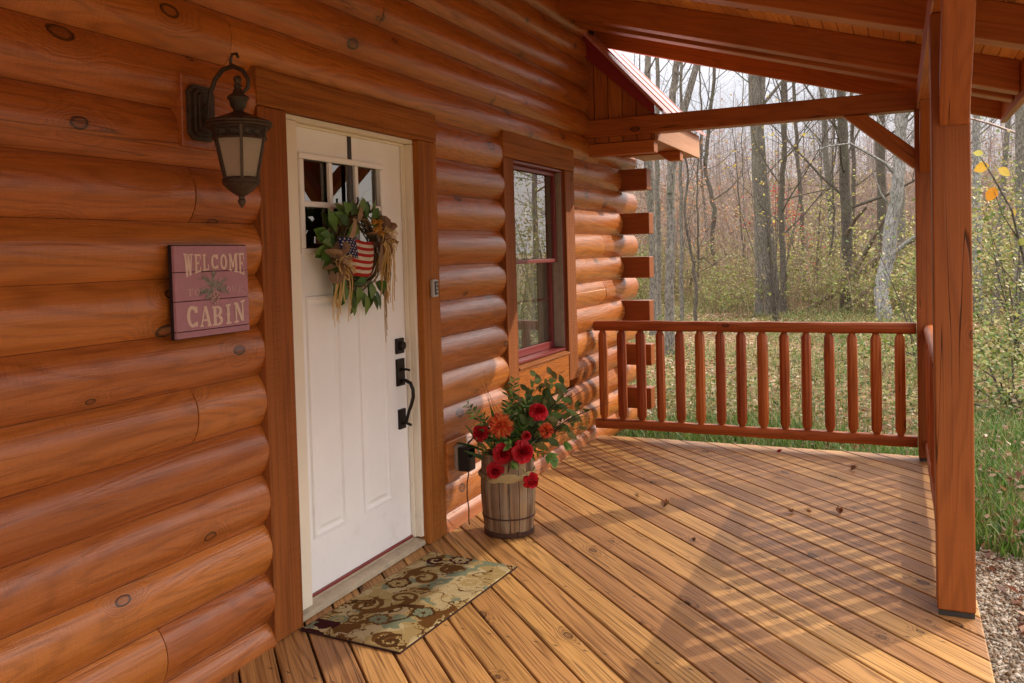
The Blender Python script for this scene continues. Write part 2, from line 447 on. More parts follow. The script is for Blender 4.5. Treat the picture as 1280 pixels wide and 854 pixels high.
def log_piece(mb, y0, y1, za, zb, bulge, roundend=False):
    mb.board()
    nu = 12; ny = max(1, int((y1 - y0) / .22)); vs, gs, fs = [], [], []
    ph = random.uniform(0, 50); seed = random.uniform(0, 9)
    for j in range(ny + 1):
        y = y0 + (y1 - y0) * j / ny
        w = mnoise.noise((y * .9, ph, 0)) * .0045
        arc = 0; px, pz = 0, za
        for i in range(nu + 1):
            u = -1 + 2 * i / nu
            u = math.copysign(abs(u) ** .85, u)
            x = .014 + (bulge + w) * (1 - abs(u) ** 2.1) ** .9
            z = (za + zb) / 2 + u * (zb - za) / 2
            arc += math.hypot(x - px, z - pz); px, pz = x, z
            vs.append((x, y, z)); gs.append((y, arc, seed))
    n = nu + 1
    for j in range(ny):
        for i in range(nu):
            a = j * n + i; fs.append((a, a + n, a + n + 1, a + 1))
    vs += [(-.04, y0, za), (-.04, y0, zb), (-.04, y1, za), (-.04, y1, zb)]
    gs += [(y0, -.04, seed), (y0, .25, seed), (y1, -.04, seed), (y1, .25, seed)]
    b = n * (ny + 1)
    fs.append(tuple([b + 1] + [i for i in range(nu, -1, -1)] + [b])[::-1])
    fs.append(tuple([b + 3] + [ny * n + i for i in range(nu, -1, -1)] + [b + 2]))
    fs = [tuple(f[::-1]) for f in fs]
    mb.add(vs, fs, gs)

joints = {9: [2.034, 6.43], 6: [1.828], 2: [1.803], -2: [1.62], 10: [4.38], 7: [6.45], 3: [6.47], 5: [6.46], 1: [6.44],
          12: [.9], 4: [.3], 0: [-.6], 8: [.2], 11: [3.1], 13: [2.2], 14: [4.6]}
mb = MB()
for k in range(-3, 17):
    za, zb = Z0 + k * H, Z0 + (k + 1) * H; zm = (za + zb) / 2
    end = 7.48 if (k % 2 and k < 10) else (7.0 if k < 10 else 6.13)
    if k >= 10: end = 6.16 if k > 10 else 7.2
    iv = [(-3.6, end)]
    def cut(iv, a, b):
        out = []
        for p, q in iv:
            if b <= p or a >= q: out.append((p, q)); continue
            if a > p: out.append((p, a))
            if b < q: out.append((b, q))
        return out
    if zm < 2.18: iv = cut(iv, 2.168, 3.566)
    if .45 < zm < 2.2: iv = cut(iv, 4.448, 5.722)
    if zm > 1.9 and zm < 2.12: pass
    bul = .040 * random.uniform(.96, 1.04)
    for j in joints.get(k, []):
        iv = cut(iv, j - .0018, j + .0018)
    for p, q in iv:
        log_piece(mb, p, q, za + .0006, zb - .0006, bul)
mb.build('log_wall', M['log'], cabin, smooth=35)

mb = MB()   # sheathing behind the logs, with the two openings left free
zt = 3.5
for a, b in [((-.16, -3.6, -.3), (-.05, 2.335, zt)), ((-.16, 2.335, 2.095), (-.05, 3.39, zt)), ((-.16, 3.39, -.3), (-.05, 4.6, zt)),
             ((-.16, 4.6, 2.11), (-.05, 5.54, zt)), ((-.16, 4.6, -.3), (-.05, 5.54, .76)), ((-.16, 5.54, -.3), (-.05, 6.98, zt)),
             ((-.16, 2.335, -.3), (-.05, 3.39, 0.0)), ((-5.0, 7.03, -.3), (-.06, 7.12, 2.7))]:
    mb.box(a, b)
mb.build('wall_core', M['sheath'], cabin)
mb = MB()   # the dim rooms behind the glass
for y0, y1 in ((1.0, 3.9), (3.95, 6.9)):
    mb.box((-3.6, y0, -.02), (-.17, y1, .03)); mb.box((-3.6, y0, 2.6), (-.17, y1, 2.65))
    mb.box((-3.6, y0, .03), (-3.55, y1, 2.6)); mb.box((-3.55, y0, .03), (-.17, y0 + .05, 2.6)); mb.box((-3.55, y1 - .05, .03), (-.17, y1, 2.6))
mb.build('room_interior', M['interior'], cabin)

# ---- door casing
for a, b, L in [((-.05, 2.162, .004), (.055, 2.335, 2.088), (0, 0, 1)), ((-.05, 3.388, .004), (.055, 3.574, 2.088), (0, 0, 1)), ((-.05, 2.16, 2.091), (.057, 3.577, 2.236), (0, 1, 0))]:
    mb = MB(); mb.box(a, b, L); mb.build('door_casing', M['trim'], cabin, bevel=.004)
mb = MB()
mb.box((-.125, 2.3375, .046), (.022, 2.441, 2.066), (0, 0, 1)); mb.box((-.125, 3.364, .046), (.022, 3.3855, 2.066), (0, 0, 1)); mb.box((-.125, 2.3375, 2.0685), (.022, 3.3855, 2.0885))
mb.box((-.034, 3.351, .046), (-.012, 3.3625, 2.064), (0, 0, 1)); mb.box((-.034, 2.445, 2.057), (-.012, 3.3485, 2.067))
mb.build('door_jamb', M['jamb'], cabin, bevel=.002)
mb = MB(); mb.prism([(-.12, 2.3375, .003), (-.12, 2.3375, .043), (-.03, 2.3375, .043), (-.022, 2.3375, .036), (.026, 2.3375, .026), (.030, 2.3375, .003)], (0, 1.048, 0))
th = mb.build('threshold', M['sill'], cabin, bevel=.002)
mb = MB(); mb.box((-.040, 2.446, .0445), (-.026, 3.36, .0555)); sub('sweep_strip', mb, M['winred'], th)

# ---- door slab with raised panels
DX = -.036
gy0, gy1, gz0, gz1 = 2.535, 3.150, 1.535, 1.930     # glass opening
mb = MB()
dy0, dy1, dz0, dz1 = 2.4435, 3.3595, .057, 2.064
for a, b in [((DX - .045, dy0, dz0), (DX, dy1, gz0)), ((DX - .045, dy0, gz1), (DX, dy1, dz1)), ((DX - .045, dy0, gz0), (DX, gy0, gz1)), ((DX - .045, gy1, gz0), (DX, dy1, gz1))]:
    mb.box(a, b, (0, 0, 1))
door = mb.build('door', M['door'], cabin)
def ring_panel(mb, y0, y1, z0, z1, loops):
    """nested rectangles: (inset, height)"""
    vs, fs = [], []
    for ins, h in loops:
        vs += [(DX + h, y0 + ins, z0 + ins), (DX + h, y1 - ins, z0 + ins), (DX + h, y1 - ins, z1 - ins), (DX + h, y0 + ins, z1 - ins)]
    for i in range(len(loops) - 1):
        for k in range(4):
            a, b = 4 * i + k, 4 * i + (k + 1) % 4; fs.append((a, b, b + 4, a + 4))
    n = 4 * (len(loops) - 1); fs.append((n, n + 1, n + 2, n + 3)); mb.board(); mb.add(vs, fs)
for a in [(2.535, 2.775, .285, 1.335), (2.925, 3.172, .285, 1.305)]:
    mb = MB(); ring_panel(mb, a[0], a[1], a[2], a[3], [(0, .0), (.003, .010), (.014, .012), (.019, .0015), (.034, .0012), (.052, .0075)])
    sub('door_panel', mb, M['door'], door)
mb = MB()   # glass surround
fy0, fy1, fz0, fz1 = 2.514, 3.171, 1.514, 1.951
for a, b in [((DX + .0005, fy0, fz0), (DX + .014, fy1, gz0 + .006)), ((DX + .0005, fy0, gz1 - .006), (DX + .014, fy1, fz1)), ((DX + .0005, fy0, gz0 + .0065), (DX + .0137, gy0 + .006, gz1 - .0065)), ((DX + .0005, gy1 - .006, gz0 + .0065), (DX + .0137, fy1, gz1 - .0065))]:
    mb.box(a, b)
sub('glass_surround', mb, M['door'], door, bevel=.005)
mb = MB(); w3 = (gy1 - gy0) / 3
for i in (1, 2): mb.box((DX - .008, gy0 + w3 * i - .012, gz0 + .0065), (DX + .009, gy0 + w3 * i + .012, gz1 - .0065), (0, 0, 1))
zc = (gz0 + gz1) / 2
for i in range(3): mb.box((DX - .008, gy0 + w3 * i + (.0125 if i else .0065), zc - .012), (DX + .009, gy0 + w3 * (i + 1) - (.0125 if i < 2 else .0065), zc + .012))
sub('muntin', mb, M['door'], door, bevel=.003)
for i in range(3):
    for j in range(2):
        mb = MB(); y0 = gy0 + w3 * i + .003; z0 = gz0 + (gz1 - gz0) / 2 * j + .003
        ya, yb_, za_, zb_ = y0, y0 + w3 - .006, z0, z0 + (gz1 - gz0) / 2 - .006
        tl = random.uniform(-.002, .002)
        mb.board(); mb.add([(DX - .016, ya, za_), (DX - .016 + tl, yb_, za_), (DX - .016 + tl, yb_, zb_), (DX - .016, ya, zb_)], [(0, 1, 2, 3)])
        sub('pane', mb, M['doorpane'], door)
# door hardware
mb = MB(); mb.box((DX + .0005, 3.247, 1.004), (DX + .013, 3.321, 1.083), (0, 0, 1))
db = sub('deadbolt', mb, M['bronze'], door, bevel=.005)
mb = MB(); 
def disc_x(mb, x0, x1, y, z, r, n=20, r2=None):
    r2 = r2 or r
    mb.board()
    vs = [(x0, y + r * math.cos(2 * math.pi * k / n), z + r * math.sin(2 * math.pi * k / n)) for k in range(n)] + [(x1, y + r2 * math.cos(2 * math.pi * k / n), z + r2 * math.sin(2 * math.pi * k / n)) for k in range(n)]
    fs = [(k, (k + 1) % n, n + (k + 1) % n, n + k) for k in range(n)] + [tuple(range(n))[::-1], tuple(range(n, 2 * n))]
    mb.add(vs, fs)
disc_x(mb, DX + .0125, DX + .030, 3.288, 1.045, .024, 20, .021); mb.box((DX + .0302, 3.2855, 1.03), (DX + .0312, 3.2905, 1.06), (0, 0, 1))
sub('lock_cylinder', mb, M['bronze'], door, bevel=.002)
mb = MB()
mb.box((DX + .0005, 3.249, .842), (DX + .012, 3.319, .978), (0, 0, 1)); mb.box((DX + .0005, 3.256, .622), (DX + .012, 3.316, .722), (0, 0, 1))
pts = [(DX + .012, 3.284, .862), (DX + .035, 3.284, .868), (DX + .062, 3.286, .856), (DX + .074, 3.288, .825), (DX + .074, 3.289, .785), (DX + .062, 3.288, .745), (DX + .048, 3.287, .712), (DX + .038, 3.286, .680), (DX + .030, 3.286, .655), (DX + .012, 3.286, .648)]
mb.tube(pts, [.011, .010, .0095, .0095, .0095, .009, .008, .008, .008, .009], 10)
mb.tube([(DX + .012, 3.284, .925), (DX + .045, 3.284, .925), (DX + .060, 3.286, .921)], [.008, .006, .007], 8)
mb.tube([(DX + .030, 3.286, .652), (DX + .060, 3.287, .642)], [.008, .007], 8)
sub('handle_set', mb, M['bronze'], door, smooth=40)

# ---- window
for a, b, L in [((-.05, 4.442, .545), (.055, 4.60, 2.098), (0, 0, 1)), ((-.05, 5.54, .545), (.055, 5.728, 2.098), (0, 0, 1)), ((-.05, 4.44, 2.101), (.058, 5.731, 2.262), (0, 1, 0)), ((-.05, 4.602, .50), (.050, 5.538, .742), (0, 1, 0))]:
    mb = MB(); mb.box(a, b, L); mb.build('window_casing', M['trim' if b[2] > 1 else 'log'], cabin, bevel=.004)
mb = MB(); mb.prism([(-.05, 4.602, .744), (-.05, 4.602, .775), (.03, 4.602, .768), (.062, 4.602, .757), (.062, 4.602, .744)], (0, .936, 0))
mb.build('window_sill', M['trim'], cabin, bevel=.003)
def frame(mb, x0, x1, y0, y1, z0, z1, w, wb=None):
    wb = wb or w
    mb.box((x0, y0, z0), (x1, y0 + w, z1), (0, 0, 1)); mb.box((x0, y1 - w, z0), (x1, y1, z1), (0, 0, 1))
    mb.box((x0, y0 + w + .0005, z0), (x1 - .001, y1 - w - .0005, z0 + wb)); mb.box((x0, y0 + w + .0005, z1 - w), (x1 - .001, y1 - w - .0005, z1))
mb = MB(); frame(mb, -.12, .034, 4.602, 5.538, .776, 2.097, .016)
win = mb.build('window', M['winred'], cabin, bevel=.002)
for y in (4.6185, 5.511):
    mb = MB()
    mb.box((-.116, y + .003, .80), (.028, y + .0095, 2.078), (0, 0, 1)); mb.box((-.050, y, .80), (-.046, y + .0025, 2.07), (0, 0, 1)); mb.box((.006, y, .80), (.012, y + .0025, 2.07), (0, 0, 1))
    sub('jamb_liner', mb, M['liner'], win)
wy0, wy1 = 4.632, 5.508
mb = MB(); frame(mb, -.045, -.012, wy0, wy1, 1.425, 2.078, .026); us = sub('sash', mb, M['winred'], win, bevel=.003)
mb = MB(); frame(mb, -.088, -.052, wy0, wy1, .795, 1.460, .028, .05); ls = sub('sash', mb, M['winred'], win, bevel=.003)
for x, z0, z1 in ((-.030, 1.455, 2.045), (-.071, .85, 1.43)):
    mb = MB(); mb.board(); mb.add([(x, wy0 + .03, z0), (x + .0015, wy1 - .03, z0), (x + .0015, wy1 - .03, z1), (x, wy0 + .03, z1)], [(0, 1, 2, 3)])
    sub('pane', mb, M['pane'], win)
mb = MB()
mb.box((-.040, wy0 + .034, 1.705), (-.034, wy1 - .034, 1.721)); mb.box((-.0805, wy0 + .034, 1.150), (-.0745, wy1 - .034, 1.166))
mb.box((-.0815, 4.79, .855), (-.0755, 4.804, 1.15), (0, 0, 1)); mb.box((-.0815, 4.79, 1.167), (-.0755, 4.804, 1.424), (0, 0, 1))
mb.box((-.041, 4.79, 1.46), (-.035, 4.804, 1.705), (0, 0, 1)); mb.box((-.041, 4.79, 1.722), (-.035, 4.804, 2.036), (0, 0, 1))
sub('muntin', mb, M['winred'], win)

# curtains behind the window
def curtain_mat():
    s = NT('striped_curtain'); y = s.attr('gco', 'Vector'); u = s.sep(y)[0]
    f = s.math('FRACT', s.math('MULTIPLY', u, 9.0))
    c = s.ramp(f, [(0, (.80, .74, .60)), (.30, (.80, .74, .60)), (.34, (.36, .42, .24)), (.62, (.72, .66, .50)), (.68, (.40, .20, .14)), (.74, (.78, .70, .56))])
    b = s.bsdf(c, .9, 0, None, 0, .1)
    t = s.n.new('ShaderNodeBsdfTranslucent'); s.link(c, t.inputs[0])
    mx = s.n.new('ShaderNodeMixShader'); mx.inputs[0].default_value = .3
    s.link(b, mx.inputs[1]); s.link(t.outputs[0], mx.inputs[2]); return s.done(mx.outputs[0])
M['curtain'] = curtain_mat()
for y0, y1, lab in ((4.606, 4.98, 'striped cream and green curtain behind the left side of the window'), (5.04, 5.534, 'striped cream and green curtain behind the right side of the window')):
    t = thing('curtain', lab, 'curtain', (-.13, (y0 + y1) / 2, .6)); mb = MB(); mb.board(0); mb.off = (0, 0, 0)
    n = 70; vs, gs, fs = [], [], []
    for i in range(n + 1):
        u = i / n; x = -.128 + .012 * math.sin(u * 34 + y0) + .006 * math.sin(u * 71)
        for z in (.79, 1.3, 2.07): vs.append((x, y0 + (y1 - y0) * u, z)); gs.append((u * (y1 - y0) * 1.6, z, 0))
    for i in range(n):
        for k in range(2): a = i * 3 + k; fs.append((a, a + 3, a + 4, a + 1))
    mb.add(vs, fs, gs); mb.build('drape', M['curtain'], t, smooth=180)
    mb = MB(); mb.tube([(-.13, y0, 2.082), (-.13, y1, 2.082)], .012, 8); mb.build('rod', M['bronze'], t, smooth=40)

# ---- corner: ends of the cross wall's square timbers
for k in range(-2, 10, 2):
    za, zb = Z0 + k * H, Z0 + (k + 1) * H
    mb = MB(); e = .285 + random.uniform(-.012, .012)
    mb.box((-.04, 7.003, za + .004), (e, 7.15, zb - .003), (1, 0, 0)); mb.build('corner_timber', M['post'], cabin, bevel=.006)
# ---- low eave of the main roof beyond the porch
mb = MB(); mb.prism([(-.05, 6.105, 3.30), (.583, 6.105, 2.612), (.583, 6.105, 2.53), (-.05, 6.105, 3.115)], (0, .03, 0), (1, 0, -1.1))
mb.build('rake_board', M['rakered'], cabin, bevel=.003)
mb = MB(); mb.prism([(-.05, 6.172, 2.34), (.568, 6.172, 2.34), (.568, 6.172, 2.53), (-.05, 6.172, 3.2)], (0, .012, 0), (0, 0, 1)); mb.build('gable_backing', M['sheath'], cabin)
mb = MB()
x = -.02
while x < .57:
    x1 = min(.572, x + .113); top = lambda q: 3.14 - 1.09 * q
    mb.prism([(x + .002, 6.145, 2.35), (x1 - .002, 6.145, 2.35), (x1 - .002, 6.145, top(x1) + .02), (x + .002, 6.145, top(x) + .02)], (0, .018, 0), (0, 0, 1)); x = x1 + .0005
mb.build('gable_infill', M['timber'], cabin, bevel=.003)
mb = MB(); mb.prism([(-.1, 6.085, 3.375), (.655, 6.085, 2.553), (.655, 6.085, 2.535), (-.1, 6.085, 3.355)], (0, 1.66, 0), (1, 0, -1.1))
for i in range(4):
    y = 6.10 + i * .50; mb.prism([(-.1, y, 3.387), (.655, y, 2.565), (.655, y, 2.553), (-.1, y, 3.376)], (0, .022, 0), (1, 0, -1.1))
mb.build('eave_roof', M['roofmetal'], cabin, bevel=.002)
mb = MB(); mb.box((.575, 6.14, 2.338), (.60, 7.70, 2.545)); mb.build('fascia_board', M['fascia'], cabin, bevel=.003)
mb = MB(); mb.box((.07, 6.17, 2.348), (.574, 7.69, 2.362)); mb.build('soffit', M['timber'], cabin)
mb = MB(); mb.box((.04, 6.13, 2.252), (.572, 6.245, 2.346), (1, 0, 0)); mb.build('lookout', M['timber'], cabin, bevel=.004)
mb = MB(); mb.prism([(.0, 7.003, 2.344), (.575, 7.003, 2.344), (.575, 7.003, 2.262), (.47, 7.003, 2.262), (.395, 7.003, 2.325), (.0, 7.003, 2.325)], (0, .11, 0), (1, 0, 0))
mb.build('corbel', M['timber'], cabin, bevel=.004)

# ================================================================== DECK
deck = thing('porch_deck', 'golden brown wooden porch deck with boards laid diagonally', 'deck', (1.25, 3.0, 0))
def clip(poly, a, b, c, keep_le):
    out = []
    for i in range(len(poly)):
        p, q = poly[i], poly[(i + 1) % len(poly)]
        fp = a * p[0] + b * p[1] - c; fq = a * q[0] + b * q[1] - c
        if not keep_le: fp, fq = -fp, -fq
        if fp <= 0: out.append(p)
        if (fp < 0) != (fq < 0) and fp != fq:
            t = fp / (fp - fq); out.append((p[0] + t * (q[0] - p[0]), p[1] + t * (q[1] - p[1])))
    return out
region = [(.012, -2.6), (2.54, -2.6), (2.54, 6.235), (.012, 6.235)]
S = 1 / math.sqrt(2); pitch = .1394; base = 1.696
mb = MB()
for n in range(-25, 40):
    s0 = base + n * pitch + .0040; s1 = s0 + pitch - .0080
    p = clip(region, S, S, s1, True)
    if len(p) > 2: p = clip(p, S, S, s0, False)
    if len(p) < 3: continue
    # drop doubled corners
    q = [v for i, v in enumerate(p) if math.dist(v, p[i - 1]) > 1e-4]
    if len(q) < 3: continue
    cz = random.uniform(-.0012, .0012)
    mb.prism([(v[0], v[1], cz) for v in q], (0, 0, -.032), (1, -1, 0))
mb.build('deck_boards', M['deck'], deck, bevel=.005, seg=3)
mb = MB()
mb.box((2.49, -2.6, -.225), (2.528, 6.20, -.036)); mb.box((.0, 6.19, -.225), (2.488, 6.225, -.036), (1, 0, 0))
mb.build('rim_joist', M['deck'], deck, bevel=.003)
mb = MB()
for i in range(16): mb.box((.02, -2.5 + i * .56, -.20), (2.488, -2.46 + i * .56, -.06), (1, 0, 0))
mb.build('joists', M['sheath'], deck)

# ================================================================== PORCH ROOF
proof = thing('porch_roof', 'sloping board ceiling on heavy red brown timber rafters over the porch', 'roof', (1.4, 3.0, 2.4))
def zr(x): return 3.248 - .30 * x        # underside of the rafters
def rafter(name, y0, y1, x0=.0, x1=2.93, dz=0, hgt=.19):
    mb = MB(); mb.prism([(x0, y0, zr(x0) + dz), (x1, y0, zr(x1) + dz), (x1, y0, zr(x1) + dz + hgt), (x0, y0, zr(x0) + dz + hgt)], (0, y1 - y0, 0), (1, 0, -.3))
    return mb.build(name, M['timber'], proof, bevel=.006)
for y0 in (5.86, 5.55, 4.30, 3.02, 1.74, .46, -.82, -2.1): rafter('rafter', y0, y0 + .135)
rafter('barge_rafter', 6.62, 6.665, -.15, 2.95, -.02, .23)
mb = MB()
x = .0
while x < 2.95:
    x1 = min(2.95, x + .088); g = .0016
    z0, z1 = zr(x + g) + .191, zr(x1 - g) + .191
    mb.prism([(x + g, -2.6, z0), (x1 - g, -2.6, z1), (x1 - g, -2.6, z1 + .02), (x + g, -2.6, z0 + .02)], (0, 9.2, 0)); x = x1
mb.build('ceiling_boards', M['ceil'], proof, bevel=.003)
mb = MB(); mb.prism([(-.1, -2.65, zr(-.1) + .225), (3.05, -2.65, zr(3.05) + .225), (3.05, -2.65, zr(3.05) + .25), (-.1, -2.65, zr(-.1) + .25)], (0, 9.35, 0), (1, 0, -.3))
mb.build('roof_sheet', M['roofmetal'], proof)
mb = MB(); mb.box((2.932, -2.6, 2.325), (2.97, 6.67, 2.545)); mb.build('eave_fascia', M['timber'], proof, bevel=.004)
mb = MB(); mb.box((.02, 6.092, 2.395), (2.512, 6.227, 2.53), (1, 0, 0)); mb.build('cross_beam', M['timber'], proof, bevel=.006)
mb = MB(); mb.box((2.388, -2.5, 2.393), (2.522, 6.089, 2.531)); mb.build('header_beam', M['timber'], proof, bevel=.006)
# short struts from the beams up to the ceiling where the header is packed out
def brace(a, b, axis):
    mb = MB(); mb.prism(a, b, axis); return mb.build('knee_brace', M['timber'], proof, bevel=.005)
brace([(2.386, 6.10, 1.985), (2.386, 6.10, 2.125), (2.075, 6.10, 2.393), (1.925, 6.10, 2.393)], (0, .115, 0), (-1, 0, .95))
brace([(2.400, 6.064, 1.965), (2.400, 6.064, 2.10), (2.400, 5.77, 2.391), (2.400, 5.635, 2.391)], (.105, 0, 0), (0, -1, 1))
brace([(2.413, 3.372, 1.945), (2.413, 3.372, 2.08), (2.413, 3.07, 2.391), (2.413, 2.935, 2.391)], (.105, 0, 0), (0, -1, 1))
brace([(2.413, 3.516, 1.945), (2.413, 3.516, 2.08), (2.413, 3.82, 2.391), (2.413, 3.955, 2.391)], (.105, 0, 0), (0, 1, 1))

# ================================================================== POSTS AND RAILINGS
def post(x0, y0, w, label):
    t = thing('porch_post', label, 'post', (x0 + w / 2, y0 + w / 2, 0))
    mb = MB(); mb.box((x0, y0, .022), (x0 + w, y0 + w, 2.391), (0, 0, 1)); mb.build('shaft', M['post'], t, bevel=.006)
    mb = MB(); mb.box((x0 + .004, y0 + .004, .001), (x0 + w - .004, y0 + w - .004, .021)); mb.build('base_plate', M['baseplate'], t)
post(2.386, 3.376, .136, 'square red brown timber post standing nearest, at the right edge of the deck')
post(2.373, 6.066, .148, 'square red brown timber post at the far corner where the two railings meet')
def baluster(mb, c, z0, z1):
    r = .0365; n = 8; mb.board(); prof = [(.020, z0), (.0225, z0 + .008), (r * .98, z0 + .034), (r, z0 + .2), (r * 1.02, (z0 + z1) / 2), (r, z1 - .2), (r * .98, z1 - .034), (.0225, z1 - .008), (.020, z1)]
    ph = random.uniform(0, .78); vs, gs, fs = [], [], []
    j = [random.uniform(.93, 1.07) for _ in range(n)]
    for rr, z in prof:
        for k in range(n):
            a = 2 * math.pi * k / n + ph; q = rr * j[k] * random.uniform(.97, 1.03)
            vs.append((c[0] + q * math.cos(a), c[1] + q * math.sin(a), z)); gs.append((z, q * math.cos(a), q * math.sin(a)))
    for i in range(len(prof) - 1):
        for k in range(n): a, b = i * n + k, i * n + (k + 1) % n; fs.append((a, b, b + n, a + n))
    fs.append(tuple(range(n))[::-1]); fs.append(tuple(range(n * (len(prof) - 1), n * len(prof)))); mb.add(vs, fs, gs)
def rail(p0, p1, r, sq):
    mb = MB(); n = 14; pts = [Vector(p0).lerp(Vector(p1), i / n) + Vector((random.uniform(-.002, .002), random.uniform(-.002, .002), random.uniform(-.003, .003))) for i in range(n + 1)]
    mb.board(); k = 10; vs, gs, fs = [], [], []; d = (Vector(p1) - Vector(p0)).normalized(); sd = Vector((0, 0, 1)).cross(d); run = 0
    for i, p in enumerate(pts):
        run = (p - pts[0]).length
        for j in range(k):
            a = 2 * math.pi * j / k + .31; ca, sa = math.cos(a), math.sin(a)
            q = 1 / (abs(ca) ** sq + abs(sa) ** sq) ** (1 / sq) * random.uniform(.965, 1.035)
            vs.append(p + sd * (r * ca * q) + Vector((0, 0, r * .98 * sa * q))); gs.append((run, r * ca, r * sa))
    for i in range(n):
        for j in range(k): a, b = i * k + j, i * k + (j + 1) % k; fs.append((a, b, b + k, a + k))
    fs.append(tuple(range(k))[::-1]); fs.append(tuple(range(n * k, n * k + k))); mb.add(vs, fs, gs); return mb
YR = 6.165
rl = thing('porch_railing', 'red brown log railing across the far end of the porch', 'railing', (1.2, YR, 0))
rail((.045, YR, .900), (2.371, YR, .902), .041, 3).build('top_rail', M['rail'], rl, smooth=50)
rail((.045, YR, .114), (2.371, YR, .116), .041, 3).build('bottom_rail', M['rail'], rl, smooth=50)
for i in range(15):
    mb = MB(); baluster(mb, (.113 + i * (2.265 - .113) / 14, YR), .150, .864); mb.build('baluster', M['rail'], rl, smooth=28)
XR = 2.452
rs = thing('porch_railing', 'red brown log railing along the outer edge between the two posts, seen nearly end on', 'railing', (XR, 4.8, 0))
rail((XR, 3.514, .900), (XR, 6.064, .902), .041, 2.6).build('top_rail', M['rail'], rs, smooth=50)
rail((XR, 3.514, .114), (XR, 6.064, .116), .041, 3).build('bottom_rail', M['rail'], rs, smooth=50)
for i in range(15):
    mb = MB(); baluster(mb, (XR, 3.60 + i * (5.98 - 3.60) / 14), .150, .864); mb.build('baluster', M['rail'], rs, smooth=28)
# ================================================================== WALL LANTERN
LX, LY = .25, 1.835
t = thing('wall_lantern', 'aged bronze wall lantern with seeded glass, hanging left of the door', 'lantern', (.067, LY, 1.9))
mb = MB(); mb.box((.012, 1.765, 1.89), (.0665, 2.105, 2.142), (0, 1, 0)); mb.build('mounting_block', M['log'], t, bevel=.004)
mb = MB()
def octo(x0, x1, y0, y1, z0, z1, c):
    mb.prism([(x0, y0 + c, z0), (x0, y1 - c, z0), (x0, y1, z0 + c), (x0, y1, z1 - c), (x0, y1 - c, z1), (x0, y0 + c, z1), (x0, y0, z1 - c), (x0, y0, z0 + c)], (x1 - x0, 0, 0), (0, 0, 1))
octo(.067, .085, 1.782, 1.902, 1.915, 2.105, .022); octo(.0855, .098, 1.795, 1.889, 1.928, 2.092, .018); octo(.0985, .106, 1.806, 1.878, 1.942, 2.078, .012)
mb.build('back_plate', M['lampmetal'], t, bevel=.002)
for y in (1.7885, 1.8955):
    mb = MB()
    for i in range(12): mb.lathe([(.0001, -.002), (.0022, -.0012), (.0026, .0008), (.0001, .0026)], 6, (.0862, y, 1.94 + i * .0128))
    mb.build('plate_beading', M['lampmetal'], t)
mb = MB()
arm = [(.100, LY, 1.965), (.118, LY, 1.985), (.122, LY, 2.03), (.130, LY, 2.075), (.152, LY, 2.118), (.188, LY, 2.148), (.232, LY, 2.154), (.272, LY, 2.137), (.296, LY, 2.103), (.294, LY, 2.075), (.274, LY, 2.064)]
mb.tube(arm, [.010, .0085, .008, .008, .008, .0085, .0085, .008, .0075, .007, .006], 10)
mb.tube([(.226, LY, 2.152), (.222, LY, 2.176), (.232, LY, 2.195), (.250, LY, 2.194), (.256, LY, 2.180)], [.006, .0055, .005, .0055, .006], 8)
mb.tube([(.100, LY, 2.02), (.113, LY, 2.03), (.122, LY, 2.05)], .006, 8)
mb.build('scroll_arm', M['lampmetal'], t, smooth=50)
mb = MB()
mb.lathe([(.002, 2.122), (.011, 2.118), (.0145, 2.107), (.010, 2.096), (.008, 2.092), (.013, 2.088), (.014, 2.084), (.011, 2.078), (.015, 2.072), (.017, 2.066), (.020, 2.060), (.034, 2.050), (.037, 2.045), (.035, 2.041), (.030, 2.036), (.026, 2.018), (.017, 2.006), (.018, 2.001)], 20, (LX, LY, 0))
mb.lathe([(.016, 2.000), (.030, 1.994), (.055, 1.984), (.084, 1.973), (.104, 1.966), (.110, 1.961), (.110, 1.957), (.107, 1.954), (.110, 1.951), (.106, 1.946), (.098, 1.944)], 32, (LX, LY, 0))
mb.build('lamp_roof', M['lampmetal'], t, smooth=35)
th0 = math.atan2(-.464 - LY, 2.259 - LX) + .06
mb = MB()
def hexring(prof, rot, n=6):
    mb.board(); vs = []; fs = []
    for r, z in prof:
        for k in range(n): a = rot + 2 * math.pi * k / n; vs.append((LX + r * math.cos(a), LY + r * math.sin(a), z))
    for i in range(len(prof) - 1):
        for k in range(n): a, b = i * n + k, i * n + (k + 1) % n; fs.append((a, b, b + n, a + n))
    mb.add(vs, fs)
for k in range(6):
    a = th0 + math.pi / 3 * k; c, s_ = math.cos(a), math.sin(a)
    mb.bar((LX + .0965 * c, LY + .0965 * s_, 1.945), (LX + .0585 * c, LY + .0585 * s_, 1.766), .010, .006, (c, s_, 0))
mb.lathe([(.097, 1.944), (.0985, 1.938), (.095, 1.936)], 36, (LX, LY, 0)); mb.lathe([(.089, 1.912), (.0915, 1.907), (.0865, 1.903)], 36, (LX, LY, 0))
hexring([(.0955, 1.940), (.0885, 1.908)], th0)
for k in range(6):     # pierced leaf scrolls on the upper band
    a0 = th0 + math.pi / 3 * k
    P = [Vector((LX + .0965 * math.cos(a0 + math.pi / 3 * i), LY + .0965 * math.sin(a0 + math.pi / 3 * i), 1.925)) for i in (0, 1)]
    for sg in (1, -1):
        pts = []
        for i in range(9):
            u = i / 8; q = P[0].lerp(P[1], .08 + .84 * u); q.z += sg * .010 * math.sin(u * math.pi * 2) ; pts.append(q)
        mb.tube(pts, .0022, 5)
